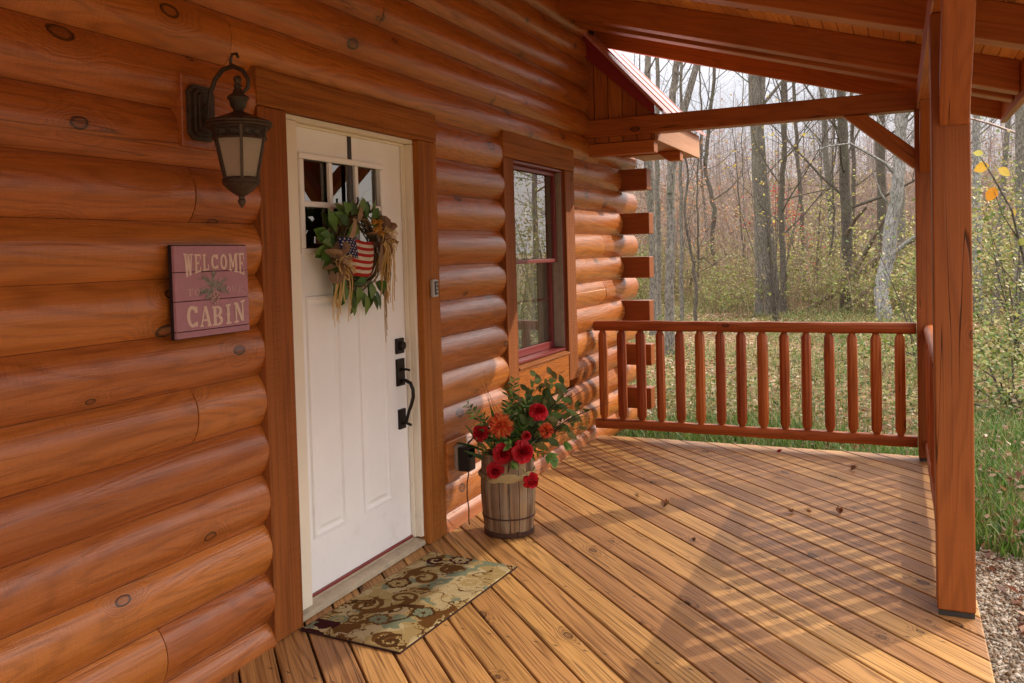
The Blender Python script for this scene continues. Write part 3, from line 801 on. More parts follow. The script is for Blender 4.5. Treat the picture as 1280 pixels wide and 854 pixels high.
mb.lathe([(.055, 1.778), (.062, 1.773), (.064, 1.766), (.060, 1.760), (.0615, 1.754), (.057, 1.750), (.040, 1.733), (.022, 1.720), (.010, 1.713), (.009, 1.705), (.013, 1.700), (.0125, 1.692), (.008, 1.684), (.002, 1.675)], 28, (LX, LY, 0))
mb.build('lamp_cage', M['lampmetal'], t, smooth=30)
mb = MB(); hexring([(.0875, 1.905), (.0565, 1.772)], th0); mb.build('glass_panels', M['lampglass'], t)
mb = MB(); mb.lathe([(.012, 1.765), (.012, 1.80), (.010, 1.805), (.018, 1.83), (.020, 1.85), (.012, 1.872), (.002, 1.885)], 14, (LX, LY, 0)); mb.build('bulb', M['cone'], t, smooth=60)

# ================================================================== WELCOME SIGN
SY0, SY1, SZ0, SZ1 = 1.680, 2.035, 1.238, 1.552; SX = .090
t = thing('welcome_sign', 'dusty rose wooden sign of three planks reading WELCOME TO YOUR CABIN', 'sign', (.064, 1.8575, SZ0))
SW, SH = SY1 - SY0, SZ1 - SZ0
def sp(u, v, h=.0): return (SX + h, SY0 + u * SW, SZ1 - v * SH)
cuts = [0, .287, .60, .925, 1]
mb = MB()
for a, b in zip(cuts[:-1], cuts[1:]):
    p0, p1 = sp(0, b), sp(1, a)
    mb.box((.066, p0[1], p0[2] + .0012), (SX, p1[1], p1[2] - .0012), (0, 1, 0), (.50, .25, .30) if b < 1 else (.46, .23, .275))
mb.build('board', M['paint'], t, bevel=.0015)
mb = MB(); mb.box((.0645, SY0 - .002, SZ0 - .002), (.0785, SY1 + .002, SZ1 + .002), (0, 1, 0), (.03, .015, .015)); mb.build('backing', M['paint'], t)
# slab letters from strokes in a unit box (x right, y up)
def B_(x0, y0, x1, y1): return [(x0, y0), (x1, y0), (x1, y1), (x0, y1)]
def arcs(cx, cy, rx, ry, w, a0, a1, n=14):
    out = []
    for i in range(n):
        a, b = R(a0 + (a1 - a0) * i / n), R(a0 + (a1 - a0) * (i + 1) / n)
        out.append([(cx + rx * math.cos(a), cy + ry * math.sin(a)), (cx + rx * math.cos(b), cy + ry * math.sin(b)), (cx + (rx - w) * math.cos(b), cy + (ry - w * .6) * math.sin(b)), (cx + (rx - w) * math.cos(a), cy + (ry - w * .6) * math.sin(a))])
    return out
def slant(x0, y0, x1, y1, w): return [(x0 - w / 2, y0), (x0 + w / 2, y0), (x1 + w / 2, y1), (x1 - w / 2, y1)]
w = .27; h_ = .10
G = {
 'W': [slant(.20, .93, .34, .0, .22), slant(.34, .0, .5, .9, .13), slant(.5, .9, .68, .0, .22), slant(.68, .0, .82, .93, .13), B_(.0, .93, .4, 1), B_(.62, .93, 1, 1), B_(.42, .9, .60, .97)],
 'E': [B_(.1, h_, .1 + w, 1 - h_), B_(0, 0, .9, h_), B_(0, 1 - h_, .9, 1), B_(.37, .46, .66, .56), B_(.78, h_, .9, .30), B_(.78, .70, .9, 1 - h_), B_(.62, .40, .72, .46), B_(.62, .56, .72, .62)],
 'L': [B_(.1, h_, .1 + w, 1 - h_), B_(0, 0, .9, h_), B_(0, 1 - h_, .48, 1), B_(.76, h_, .9, .36)],
 'C': arcs(.5, .5, .46, .5, .26, 48, 312, 18) + [B_(.68, .68, .92, .98), B_(.72, .04, .92, .26)],
 'O': arcs(.5, .5, .46, .5, .26, 0, 360, 22),
 'M': [B_(.08, h_, .08 + .16, 1 - h_), B_(.70, h_, .70 + .24, 1 - h_), B_(0, 0, .36, h_), B_(.6, 0, 1.04, h_), B_(0, 1 - h_, .26, 1), B_(.68, 1 - h_, 1.04, 1), slant(.22, .95, .48, .22, .2), slant(.48, .22, .72, .95, .12)],
 'A': [slant(.14, h_, .46, 1, .13), slant(.52, 1, .84, h_, .26), B_(.26, .28, .68, .37), B_(0, 0, .30, h_), B_(.64, 0, 1.02, h_), B_(.40, .97, .64, 1.03)],
 'B': [B_(.1, h_, .1 + w, 1 - h_), B_(0, 0, .6, h_), B_(0, 1 - h_, .58, 1), B_(.37, .46, .6, .55)] + arcs(.55, .745, .36, .255, .24, -90, 90, 10) + arcs(.56, .255, .4, .255, .25, -90, 90, 10),
 'I': [B_(.3, h_, .3 + w + .04, 1 - h_), B_(.14, 0, .78, h_), B_(.14, 1 - h_, .78, 1), B_(.22, .45, .30, .55), B_(.61, .45, .69, .55)],
 'N': [B_(.12, h_, .26, 1 - h_), B_(.72, .1, .86, 1 - h_), B_(0, 0, .38, h_), B_(.0, 1 - h_, .24, 1), B_(.6, 1 - h_, .98, 1), slant(.22, .96, .76, .04, .25)],
 'T': [B_(.42, .06, .56, .94), B_(.28, 0, .70, .06), B_(.04, .94, .94, 1), B_(.04, .76, .09, .94), B_(.89, .76, .94, .94)],
 'Y': [B_(.42, .06, .56, .42), B_(.28, 0, .70, .06), slant(.49, .42, .16, .95, .13), slant(.49, .42, .82, .95, .08), B_(.02, .95, .36, 1), B_(.62, .95, .96, 1)],
 'U': [B_(.14, .3, .28, .94), B_(.74, .3, .81, .94), B_(.02, .94, .40, 1), B_(.62, .94, .93, 1)] + arcs(.475, .32, .335, .32, .09, 180, 360, 12),
 'R': [B_(.14, .06, .28, .94), B_(.02, 0, .42, .06), B_(.02, .94, .55, 1), B_(.28, .48, .55, .54)] + arcs(.54, .74, .30, .26, .12, -90, 90, 10) + [slant(.52, .5, .84, .0, .13), B_(.80, 0, .98, .06)],
 'o': arcs(.5, .5, .42, .5, .12, 0, 360, 20),
}
def text(mb, s, u0, u1, topf, botf, gap, col, widths=None):
    ws = [(widths or {}).get(c, 1.0) for c in s]; tot = sum(ws) + gap * (len(s) - 1); k = (u1 - u0) / tot; u = u0; i = 0
    for c, wd in zip(s, ws):
        for poly in G[c]:
            pts = []
            for x, y in poly:
                uu = u + x * wd * k; q = (uu - u0) / (u1 - u0); v = botf(q) + (topf(q) - botf(q)) * y
                pts.append(sp(uu, v, .0006 + i * .00002))
            i += 1
            n = (Vector(pts[1]) - Vector(pts[0])).cross(Vector(pts[2]) - Vector(pts[0]))
            mb.add(pts if n.x > 0 else pts[::-1], [tuple(range(len(pts)))], None, col)
        u += (wd + gap) * k
cream = (.80, .60, .50); mb = MB()
text(mb, 'WELCOME', .115, .955, lambda q: .085 + .015 * math.sin(q * 3.14), lambda q: .350 - .085 * math.sin(q * math.pi), .16, cream, {'W': 1.15, 'M': 1.2, 'L': .85, 'E': .85})
mb.build('lettering', M['paint'], t); mb = MB()
text(mb, 'CABIN', .125, .935, lambda q: .640 + .045 * math.sin(q * math.pi) - .01 * q, lambda q: .885 + .012 * math.sin(q * math.pi), .13, cream, {'I': .8, 'C': 1.05, 'N': 1.1})
mb.build('lettering', M['paint'], t); mb = MB()
text(mb, 'To', .145, .315, lambda q: .472, lambda q: .545, .2, (.68, .48, .42)); mb.build('lettering', M['paint'], t); mb = MB()
text(mb, 'YoUR', .58, .915, lambda q: .465, lambda q: .535, .2, (.68, .48, .42))
mb.build('lettering', M['paint'], t)
mb = MB()   # pine sprig: needles fan out from a few twigs, cone below
rs_ = random.Random(4)
def needle(u, v, a, l, h, col):
    dx, dy = math.cos(a) * l, math.sin(a) * l * SW / SH; px, py = -math.sin(a) * .006, math.cos(a) * .006
    mb.add([sp(u - px, v + py, h), sp(u + px, v - py, h), sp(u + dx, v - dy, h)], [(0, 1, 2)], None, col)
k = 0
for (u0, v0, u1, v1) in [(.50, .47, .36, .36), (.50, .46, .50, .31), (.50, .46, .63, .40), (.48, .49, .34, .50), (.52, .49, .66, .50), (.50, .48, .42, .55)]:
    for i in range(26):
        q = i / 25; a = math.atan2(-(v1 - v0), u1 - u0) + rs_.uniform(-1.0, 1.0)
        k += 1; needle(u0 + (u1 - u0) * q, v0 + (v1 - v0) * q, a, rs_.uniform(.05, .10), .0010 + k * .000006, rs_.choice([(.16, .18, .15), (.30, .30, .25), (.22, .22, .19), (.38, .36, .30)]))
mb.build('pine_sprig', M['paint'], t)
mb = MB()
for r in range(7):
    n = 3 + (r in (1, 2, 3, 4)) + (r in (2, 3))
    for c in range(n):
        u = .505 + (c - (n - 1) / 2) * .030; v = .525 + r * .020
        mb.add([sp(u - .013, v - .004, .0023 + r * .0002), sp(u, v + .013, .0023 + r * .0002), sp(u + .013, v - .004, .0023 + r * .0002), sp(u, v - .012, .0023 + r * .0002)], [(0, 1, 2, 3)], None, (.60, .42, .36) if (r + c) % 3 else (.36, .2, .18))
mb.build('pine_cone', M['paint'], t)

# ================================================================== DOORBELL, OUTLET
t = thing('doorbell', 'small silver and black doorbell keypad on the right door casing', 'doorbell', (.056, 3.49, 1.28))
mb = MB(); mb.box((.0565, 3.462, 1.280), (.078, 3.518, 1.372), (0, 0, 1)); mb.build('housing', M['grey'], t, bevel=.006)
mb = MB(); mb.box((.0783, 3.472, 1.292), (.0805, 3.508, 1.362), (0, 0, 1)); mb.build('face_plate', M['black'], t, bevel=.002)
for z in (1.308, 1.327, 1.346):
    mb = MB(); disc_x(mb, .0807, .083, 3.49, z, .0062, 12); mb.build('button', M['grey'], t)
t = thing('outdoor_outlet', 'outdoor outlet with open black cover on a wood block near the barrel', 'outlet', (.02, 3.70, .28))
mb = MB(); mb.box((.01, 3.580, .275), (.066, 3.815, .492), (0, 1, 0)); mb.build('mounting_block', M['log'], t, bevel=.004)
mb = MB(); mb.box((.0665, 3.655, .335), (.085, 3.745, .462), (0, 0, 1)); mb.build('outlet_box', M['liner'], t, bevel=.003)
mb = MB()
for a, b in [((.0855, 3.664, .322), (.150, 3.671, .450)), ((.0855, 3.739, .322), (.150, 3.746, .450)), ((.0855, 3.6715, .443), (.150, 3.7385, .450)), ((.0855, 3.6715, .322), (.150, 3.7385, .329)), ((.144, 3.672, .330), (.150, 3.738, .395))]: mb.box(a, b, (0, 0, 1))
mb.build('weather_cover', M['black'], t, bevel=.002)
mb = MB(); mb.box((.0858, 3.683, .340), (.125, 3.728, .392), (0, 0, 1)); plug = mb.build('plug', M['black'], t, bevel=.006)
mb = MB(); mb.prism([(.152, 3.748, .445), (.158, 3.748, .445), (.196, 3.748, .362), (.190, 3.748, .358)], (0, .008, 0)); mb.build('clear_flap', M['grey'], t)
mb = MB(); mb.tube([(.118, 3.706, .342), (.125, 3.708, .30), (.112, 3.712, .25), (.108, 3.716, .17), (.112, 3.724, .10), (.104, 3.735, .04), (.10, 3.75, .006)], .0035, 6); mb.build('power_cord', M['iron'], t, smooth=60)
mb = MB(); mb.tube([(.10, 3.76, .455), (.13, 3.765, .485), (.16, 3.775, .47), (.15, 3.785, .43), (.17, 3.775, .46), (.14, 3.78, .495)], .006, 6); mb.build('cord_loop', M['iron'], t, smooth=60)

# ================================================================== WREATH AND HANGER
t = thing('wreath_hanger', 'narrow dark metal strap over the top of the door holding the wreath', 'hanger', (DX, 2.9, 2.06))
mb = MB(); mb.box((DX + .001, 2.885, 1.735), (DX + .0035, 2.915, 2.0635), (0, 0, 1)); mb.build('strap', M['strap'], t)
mb = MB(); mb.tube([(DX + .004, 2.90, 1.748), (DX + .03, 2.90, 1.738), (DX + .042, 2.90, 1.752), (DX + .040, 2.90, 1.775)], .005, 8); mb.build('hook', M['strap'], t, smooth=60)
WY, WZ, WX = 2.885, 1.525, .012
t = thing('door_wreath', 'twig wreath on the front door with flag, burlap bows and straw', 'wreath', (WX, WY, WZ))
rw = random.Random(7)
mb = MB()
for k in range(46):
    ph = rw.uniform(0, 6.28); span = rw.uniform(2.2, 4.2); r0 = rw.uniform(.135, .178); x0 = rw.uniform(-.024, .03); pts = []
    n = 14
    for i in range(n):
        a = ph + span * i / (n - 1); r = r0 + .012 * math.sin(a * 3 + k) + (.03 * (i / n) ** 4 if k % 3 == 0 else 0)
        pts.append((WX + x0 + .016 * math.sin(a * 2.3 + k), WY + r * math.cos(a), WZ + r * math.sin(a)))
    c = rw.choice([(.16, .10, .05), (.24, .17, .09), (.28, .22, .12), (.14, .12, .06)])
    mb.tube(pts, rw.uniform(.002, .0045), 4, False, c)
mb.build('vine_ring', M['twig'], t)
mb = MB()
LV = [(2.76, 1.69, 150), (2.80, 1.725, 120), (2.85, 1.72, 85), (2.98, 1.735, 55), (3.01, 1.70, 40), (2.95, 1.70, 110), (2.62, 1.61, 165), (2.67, 1.585, 190), (2.65, 1.545, 185), (2.70, 1.645, 140),
      (2.72, 1.415, 255), (2.74, 1.375, 250), (2.83, 1.345, 262), (2.80, 1.30, 255), (2.92, 1.39, 200), (2.945, 1.36, 280), (2.985, 1.315, 300), (2.90, 1.31, 262), (3.02, 1.36, 330), (2.76, 1.50, 225), (2.90, 1.60, 270), (2.86, 1.665, 180), (3.03, 1.64, 20), (2.78, 1.63, 200), (3.06, 1.47, 330), (2.69, 1.47, 215)]
for y, z, ang in LV:
    y, z = WY + .90 * (y - WY), WZ + .82 * (z - WZ) - .01
    for q in range(3):
        a = R(ang + rw.uniform(-25, 25)); d = Vector((rw.uniform(.05, .5), math.cos(a), math.sin(a)))
        g_ = rw.choice([(.085, .19, .03), (.12, .25, .045), (.055, .12, .025), (.17, .27, .06)])
        mb.leaf((WX + rw.uniform(.0, .05), y + rw.uniform(-.015, .015), z + rw.uniform(-.015, .015)), d, (1, rw.uniform(-.3, .3), rw.uniform(-.3, .3)), rw.uniform(.070, .105), rw.uniform(.040, .062), g_, .12, .25)
mb.build('leaves', M['gloss_leaf'], t, smooth=60)
def flag():
    """small padded flag: stripes and a starred canton painted per face"""
    nu, nv = 96, 78; vs, fs, cs = [], [], []
    for j in range(nv + 1):
        for i in range(nu + 1):
            u, v = i / nu, j / nv
            yl = 2.680 + .034 * v; yr = 2.962 - .014 * v
            y = yl + (yr - yl) * u; zt = 1.587 - .024 * u; zb = 1.413 + .004 * math.sin(u * 3.1) - .006 * (1 - abs(2 * u - 1))
            z = zt + (zb - zt) * v + .004 * math.sin(u * 7)
            x = WX + .052 + .03 * math.sin(u * math.pi) * .8 + .006 * math.sin(u * 9 + v * 2) + .010 * math.sin(v * 3.1)
            vs.append((x, y, z))
    st = []
    for r in range(7):
        for c in range(5 if r % 2 == 0 else 4): st.append(((c + .5 + (.5 if r % 2 else 0)) / 5.0 * .40, (r + .6) / 7.2 * .53))
    for j in range(nv):
        for i in range(nu):
            u, v = (i + .5) / nu, (j + .5) / nv
            red = int(v * 10) % 2 == 0
            c = (.40, .035, .03) if not red else (.40, .035, .03)
            c = (.52, .038, .03) if int(v * 11) % 2 == 0 else (.82, .72, .56)
            if u < .40 and v < .53:
                c = (.035, .042, .13)
                for su, sv in st:
                    du, dv = (u - su) * 1.45, v - sv; rr = math.hypot(du, dv); an = math.atan2(dv, du)
                    if rr < .020 + .008 * math.cos(5 * (an + 1.57)): c = (.80, .74, .62)
            a = j * (nu + 1) + i; fs.append((a, a + nu + 1, a + nu + 2, a + 1)); cs.append(c)
    o = raw('flag', np.array(vs), np.array(fs), M['cloth'], np.array(cs)); o.data.shade_smooth()
    return o
fl = flag(); fl.data.transform(Matrix.Translation((-WX, -WY, -WZ))); fl.parent = t
def ribbon(mb, pts, wd, nrm, col, n=3):
    pts = [Vector(p) for p in pts]; vs, fs = [], []
    for i, p in enumerate(pts):
        d = (pts[min(i + 1, len(pts) - 1)] - pts[max(i - 1, 0)]).normalized()
        w_ = wd[i] if hasattr(wd, '__len__') else wd
        sd = d.cross(Vector(nrm))
        if sd.length < .1: sd = d.orthogonal()
        sd.normalize(); up = sd.cross(d)
        for k in range(n + 1):
            q = k / n - .5; vs.append(p + sd * (w_ * q) + up * (.12 * w_ * math.cos(q * 9) + rw.uniform(-.001, .001)))
    for i in range(len(pts) - 1):
        for k in range(n): a = i * (n + 1) + k; fs.append((a, a + 1, a + n + 2, a + n + 1))
    mb.add(vs, fs, None, col)
bur = [(.44, .29, .185), (.36, .23, .145), (.50, .34, .22)]
def bow(cy, cz, ang, sc, loops):
    mb = MB()
    for k in range(loops):
        a = R(ang + 360 / loops * k + rw.uniform(-14, 14)); L = sc * rw.uniform(.75, 1.1); dy, dz = math.cos(a), math.sin(a)
        pts = [(WX + .05 + .034 * math.sin(math.pi * u * 2) + .02 * u, cy + dy * L * math.sin(math.pi * u) ** .8, cz + dz * L * math.sin(math.pi * u) ** .8 + .006 * math.cos(u * 6.28)) for u in [i / 10 for i in range(11)]]
        ribbon(mb, pts, [.020 + .026 * math.sin(math.pi * u / 10) for u in range(11)], (.35, -dz, dy), rw.choice(bur))
    mb.lathe([(.004, -.016), (.014, -.010), (.016, .004), (.010, .014), (.003, .018)], 10, (WX + .085, cy, cz), rw.choice(bur))
    return mb
bow(2.685, 1.485, 10, .085, 6).build('burlap_bow', M['cloth'], t, smooth=60)
bow(3.035, 1.590, 40, .085, 6).build('burlap_bow', M['cloth'], t, smooth=60)
mb = MB(); TL = lambda m: m.build('burlap_tail', M['cloth'], t, smooth=60)
ribbon(mb, [(WX + .05, 2.86, 1.665), (WX + .065, 2.855, 1.69), (WX + .06, 2.87, 1.715), (WX + .05, 2.885, 1.715)], [.03, .04, .035, .012], (1, 0, 0), bur[0]); TL(mb); mb = MB()
ribbon(mb, [(WX + .07, 2.80, 1.668), (WX + .075, 2.785, 1.63), (WX + .08, 2.765, 1.60), (WX + .07, 2.755, 1.575)], [.025, .034, .034, .03], (1, 0, 0), bur[2]); TL(mb); mb = MB()
ribbon(mb, [(WX + .07, 2.98, 1.60), (WX + .085, 2.990, 1.55), (WX + .08, 2.985, 1.49), (WX + .075, 2.975, 1.43)], [.03, .036, .036, .03], (1, .2, 0), bur[1]); TL(mb); mb = MB()
ribbon(mb, [(WX + .06, 3.05, 1.56), (WX + .065, 3.09, 1.48), (WX + .06, 3.085, 1.42), (WX + .055, 3.07, 1.375)], [.02, .03, .028, .02], (1, 0, 0), bur[1]); TL(mb)
def raffia(cy, cz, n, lo, hi, spread, loopn):
    mb = MB()
    for k in range(n):
        L = rw.uniform(lo, hi); sy = rw.uniform(-spread, spread); x0 = WX + rw.uniform(.04, .09); bend = rw.uniform(-.02, .02)
        pts = [(x0 + .01 * math.sin(u * 5), cy + sy * .35 + sy * u + bend * math.sin(u * 3.1), cz - L * u + .012 * math.sin(u * 3.1)) for u in [i / 7 for i in range(8)]]
        mb.tube(pts, rw.uniform(.0012, .0026), 4, False, rw.choice([(.80, .55, .20), (.88, .64, .28), (.66, .42, .13), (.92, .72, .38)]))
    for k in range(loopn):
        a = rw.uniform(0, 6.28); L = rw.uniform(.04, .085)
        pts = [(WX + .06 + .03 * math.sin(math.pi * u), cy + math.cos(a) * L * math.sin(math.pi * u) + .018 * math.cos(math.pi * u) * math.sin(a), cz + math.sin(a) * L * math.sin(math.pi * u) * .8 - .018 * math.cos(math.pi * u) * math.cos(a)) for u in [i / 8 for i in range(9)]]
        mb.tube(pts, rw.uniform(.0012, .0026), 4, False, rw.choice([(.80, .55, .20), (.88, .64, .28), (.92, .72, .38)]))
    return mb
raffia(2.69, 1.465, 15, .14, .27, .045, 26).build('straw_tassel', M['straw'], t)
mb = raffia(3.055, 1.575, 34, .12, .34, .055, 34)
for k in range(6):
    pts = [(WX + .05, 3.055 + .012 * k / 6 + .008 * math.sin(u * 6 + k), 1.55 - (.46 - .03 * k) * u) for u in [i / 7 for i in range(8)]]; mb.tube(pts, .0016, 4, False, (.52, .34, .14))
mb.build('straw_tassel', M['straw'], t)
for (y, z) in ((2.885, 1.655), (2.925, 1.630), (2.930, 1.655), (2.90, 1.620), (2.945, 1.605)):
    mb = MB()
    for k in range(16):
        a = k * 2.4; e = .25 + .07 * (k // 3); d = Vector((math.cos(e), math.cos(a) * math.sin(e), math.sin(a) * math.sin(e)))
        mb.leaf((WX + .095, y, z), d, (1, 0, 0), .034, .021, rw.choice([(.80, .45, .09), (.85, .55, .18), (.72, .34, .06)]), -.2, -.3)
    mb.build('yellow_blossom', M['petal'], t, smooth=60)

t.location.y -= .04
# ================================================================== DOORMAT
ang = R(3.2); mc = (.335, 2.772)
t = thing('doormat', 'tan and brown doormat with scrolling leaves and flowers, lying at the door', 'doormat', (mc[0], mc[1], .002))
t.rotation_euler.z = -ang
ML, MW = .975, .480
NU, NV = 210, 104
def curve_d(u, v, pts):
    best = 9
    for (ax, ay), (bx, by) in zip(pts[:-1], pts[1:]):
        dx, dy = bx - ax, by - ay; q = max(0, min(1, ((u - ax) * dx + (v - ay) * dy) / (dx * dx + dy * dy + 1e-12)))
        best = min(best, math.hypot(u - ax - q * dx, v - ay - q * dy))
    return best
def spiral(cx, cy, r, a0, turns, sgn=1, n=26): return [(cx + r * (1 - .85 * i / n) * math.cos(a0 + sgn * turns * 6.283 * i / n), cy + r * (1 - .85 * i / n) * math.sin(a0 + sgn * turns * 6.283 * i / n)) for i in range(n + 1)]
brown, dkb, tan, tan2, teal, mar = (.17, .075, .020), (.10, .042, .013), (.47, .33, .135), (.58, .45, .24), (.24, .27, .17), (.06, .014, .014)
SP = [(spiral(.30, .10, .075, 0, 1.4), .011, brown), (spiral(.43, .20, .065, 2, 1.3, -1), .010, brown), (spiral(.17, .15, .06, 1, 1.3), .009, brown), (spiral(.66, .16, .085, 4, 1.3), .011, brown),
      (spiral(.80, .22, .06, 1, 1.2, -1), .012, brown), (spiral(.08, .36, .05, 3, 1.2), .012, brown), (spiral(.055, .40, .06, 0, 1.2, -1), .011, dkb), (spiral(.88, .09, .05, 2, 1.2), .010, mar),
      ([(.22, .14), (.30, .21), (.38, .25), (.46, .24), (.54, .17)], .020, brown), ([(.36, .25), (.38, .32), (.34, .36)], .016, dkb), ([(.62, .08), (.72, .06), (.80, .10), (.88, .20), (.93, .30)], .013, brown), ([(.18, .28), (.26, .34), (.36, .34), (.46, .31)], .008, dkb)]
FLW = [(.56, .09, .055, 6, dkb, tan), (.20, .24, .050, 7, brown, teal), (.335, .365, .052, 5, dkb, teal), (.93, .20, .050, 6, mar, tan2), (.70, .38, .055, 6, tan2, tan), (.13, .085, .035, 8, teal, tan)]
def mat_col(u, v):      # u along the length in [0, .975], v across in [0, .48] from the door outwards
    n = mnoise.noise((u * 9, v * 9, 3)); n2 = mnoise.noise((u * 22, v * 22, 8)); u2, v2 = u + .008 * n2, v + .008 * mnoise.noise((u * 20, v * 20, 1))
    c = tan if n < .12 else tan2
    if .42 < u2 < .72 and v2 > .28 and math.sin(60 * math.hypot(u2 - .45, v2 - .55)) > .1: c = tan2 if c == tan else (.55, .43, .22)
    if abs(v2 - (.24 + .28 * (u2 - .62))) < .034 + .012 * math.sin(u2 * 60) and .56 < u2 < .86: c = teal
    w1 = mnoise.noise((u * 8 + 5 + .5 * n, v * 8 + .5 * n2, 5)); w2 = mnoise.noise((u * 13 + .8 * w1, v * 13, 12))
    if w1 > .37 and not (.45 < u < .70 and v > .27): c = brown
    if abs(w2 - .05) < .035: c = brown if w1 > -.1 else (.62, .50, .30)
    if abs(w1 - .14) < .022: c = dkb
    if w1 < -.42: c = teal
    if mnoise.noise((u * 14 + 9, v * 13, 2)) > .5: c = teal
    for pts, w_, cc in SP:
        if abs(u2 - pts[0][0]) < .22 and curve_d(u2, v2, pts) < w_ * (1 + .5 * n2): c = cc
    for fx, fy, r, k, lc, fc in FLW:
        d = math.hypot(u2 - fx, v2 - fy)
        if d < r * 1.2:
            a = math.atan2(v2 - fy, u2 - fx); rr = r * (.78 + .22 * abs(math.cos(k * a / 2)))
            if d < rr: c = fc
            if abs(d - rr) < .007 or (d < rr and abs(math.sin(k * a / 2)) < .13) or d < .010: c = lc
    if u2 < .11 and v2 < .12 and n2 > -.25: c = mar
    return c
vs, fs, cs = [], [], []
for i in range(NU + 1):
    for j in range(NV + 1):
        u, v = i / NU, j / NV; e = min(u, 1 - u, v, 1 - v); y = (u - .5) * ML; x = (v - .5) * MW
        z = .010 + .0012 * mnoise.noise((u * 300, v * 150, 0)) - (.004 if e == 0 else 0) + .004 * max(0, mnoise.noise((u * 3, v * 2, 4)))
        vs.append((x, y, z))
for i in range(NU):
    for j in range(NV):
        a = i * (NV + 1) + j; fs.append((a, a + 1, a + NV + 2, a + NV + 1)[::-1]); cs.append(mat_col((i + .5) / NU * ML, (j + .5) / NV * MW))
o = raw('pile', np.array(vs), np.array(fs), M['rug'], np.array(cs)); o.parent = t; o.data.shade_smooth()
mb = MB(); mb.prism([(-MW / 2 - .004, -ML / 2 - .004, .0), (MW / 2 + .004, -ML / 2 - .004, 0), (MW / 2 + .004, ML / 2 + .004, 0), (-MW / 2 - .004, ML / 2 + .004, 0)], (0, 0, .0065), (0, 1, 0), (.07, .035, .03))
o = mb.build('bound_edge', M['rug'], None, bevel=.002); o.parent = t

# ================================================================== BARREL AND FLOWERS
BX, BY = .348, 3.735
t = thing('barrel_planter', 'small weathered wooden keg holding red flowers, standing on the deck by the window', 'planter', (BX, BY, 0))
NS = 17
def staves():
    mb = MB(); prof = [(.128, .004), (.132, .03), (.139, .10), (.1455, .19), (.1465, .25), (.143, .33), (.137, .42), (.136, .432)]
    for s_ in range(NS):
        mb.board(); a0, a1 = 2 * math.pi * s_ / NS + .012, 2 * math.pi * (s_ + 1) / NS - .012; n = 4; vs, gs, fs = [], [], []
        dr = random.uniform(-.0015, .0015); dz = random.uniform(-.004, .004)
        for r, z in prof:
            for k in range(n + 1):
                a = a0 + (a1 - a0) * k / n; rr = r + dr - (.0022 if k in (0, n) else 0)
                vs.append((BX + rr * math.cos(a), BY + rr * math.sin(a), z + (dz if z > .4 else 0))); gs.append((z, rr * (a - a0), s_))
        m = len(prof)
        for i in range(m - 1):
            for k in range(n): q = i * (n + 1) + k; fs.append((q, q + 1, q + n + 2, q + n + 1))
        b = len(vs)          # inner wall and rim
        for z in (.432 + dz, .36):
            for k in range(n + 1): a = a0 + (a1 - a0) * k / n; vs.append((BX + .120 * math.cos(a), BY + .120 * math.sin(a), z)); gs.append((z, k * .01, s_))
        for k in range(n): q = (m - 1) * (n + 1) + k; fs.append((q, q + 1, b + k + 1, b + k)); fs.append((b + k, b + k + 1, b + n + 2 + k, b + n + 1 + k))
        mb.add(vs, fs, gs)
    return mb
staves().build('staves', M['barrel'], t, smooth=30)
mb = MB(); mb.lathe([(.129, -.010), (.129, .0), (.118, .006)], 40, (BX, BY, .365)); mb.build('barrel_head', M['sheath'], t)
for z0, z1, r0, r1 in ((.004, .030, .1315, .1342), (.098, .106, .1405, .1412)):
    mb = MB(); mb.lathe([(r0, z0), (r0 + .0025, z0 + .001), (r1 + .0025, z1 - .001), (r1 - .002, z1)], 48, (BX, BY, 0)); mb.build('hoop', M['iron'], t, smooth=40)
mb = MB(); mb.box((BX + .088, BY - .105, .012), (BX + .106, BY - .093, .036)); mb.build('hoop_clasp', M['iron'], t, bevel=.003)
mb = MB(); mb.board(); n = 64; vs, fs = [], []
for k in range(n + 1):
    a = R(-110) + R(200) * k / n; wv = .005 * math.sin(k * .5) + .004 * math.sin(k * .17 + 1); r = .1475
    for q, (zz, e) in enumerate(((.300, .001), (.314, .004), (.330, .003), (.345, .001))): vs.append((BX + (r + e) * math.cos(a), BY + (r + e) * math.sin(a), zz + wv * (1 if q > 1 else -.6)))
for k in range(n):
    for q in range(3): a = k * 4 + q; fs.append((a, a + 4, a + 5, a + 1))
mb.add(vs, fs, None, (.60, .44, .20)); mb.build('burlap_band', M['cloth'], t, smooth=60)
mb = MB()
for s_ in (0, 1):
    pts = []
    for k in range(90):
        a = R(90) + R(170) * k / 89; p = k * .9 + s_ * math.pi; pts.append((BX + (.150 + .005 * math.cos(p)) * math.cos(a), BY + (.150 + .005 * math.cos(p)) * math.sin(a), .322 + .0065 * math.sin(p)))
    mb.tube(pts, .0065, 6, True, (.34, .21, .10) if s_ else (.42, .28, .14))
mb.build('rope', M['cloth'], t, smooth=70)

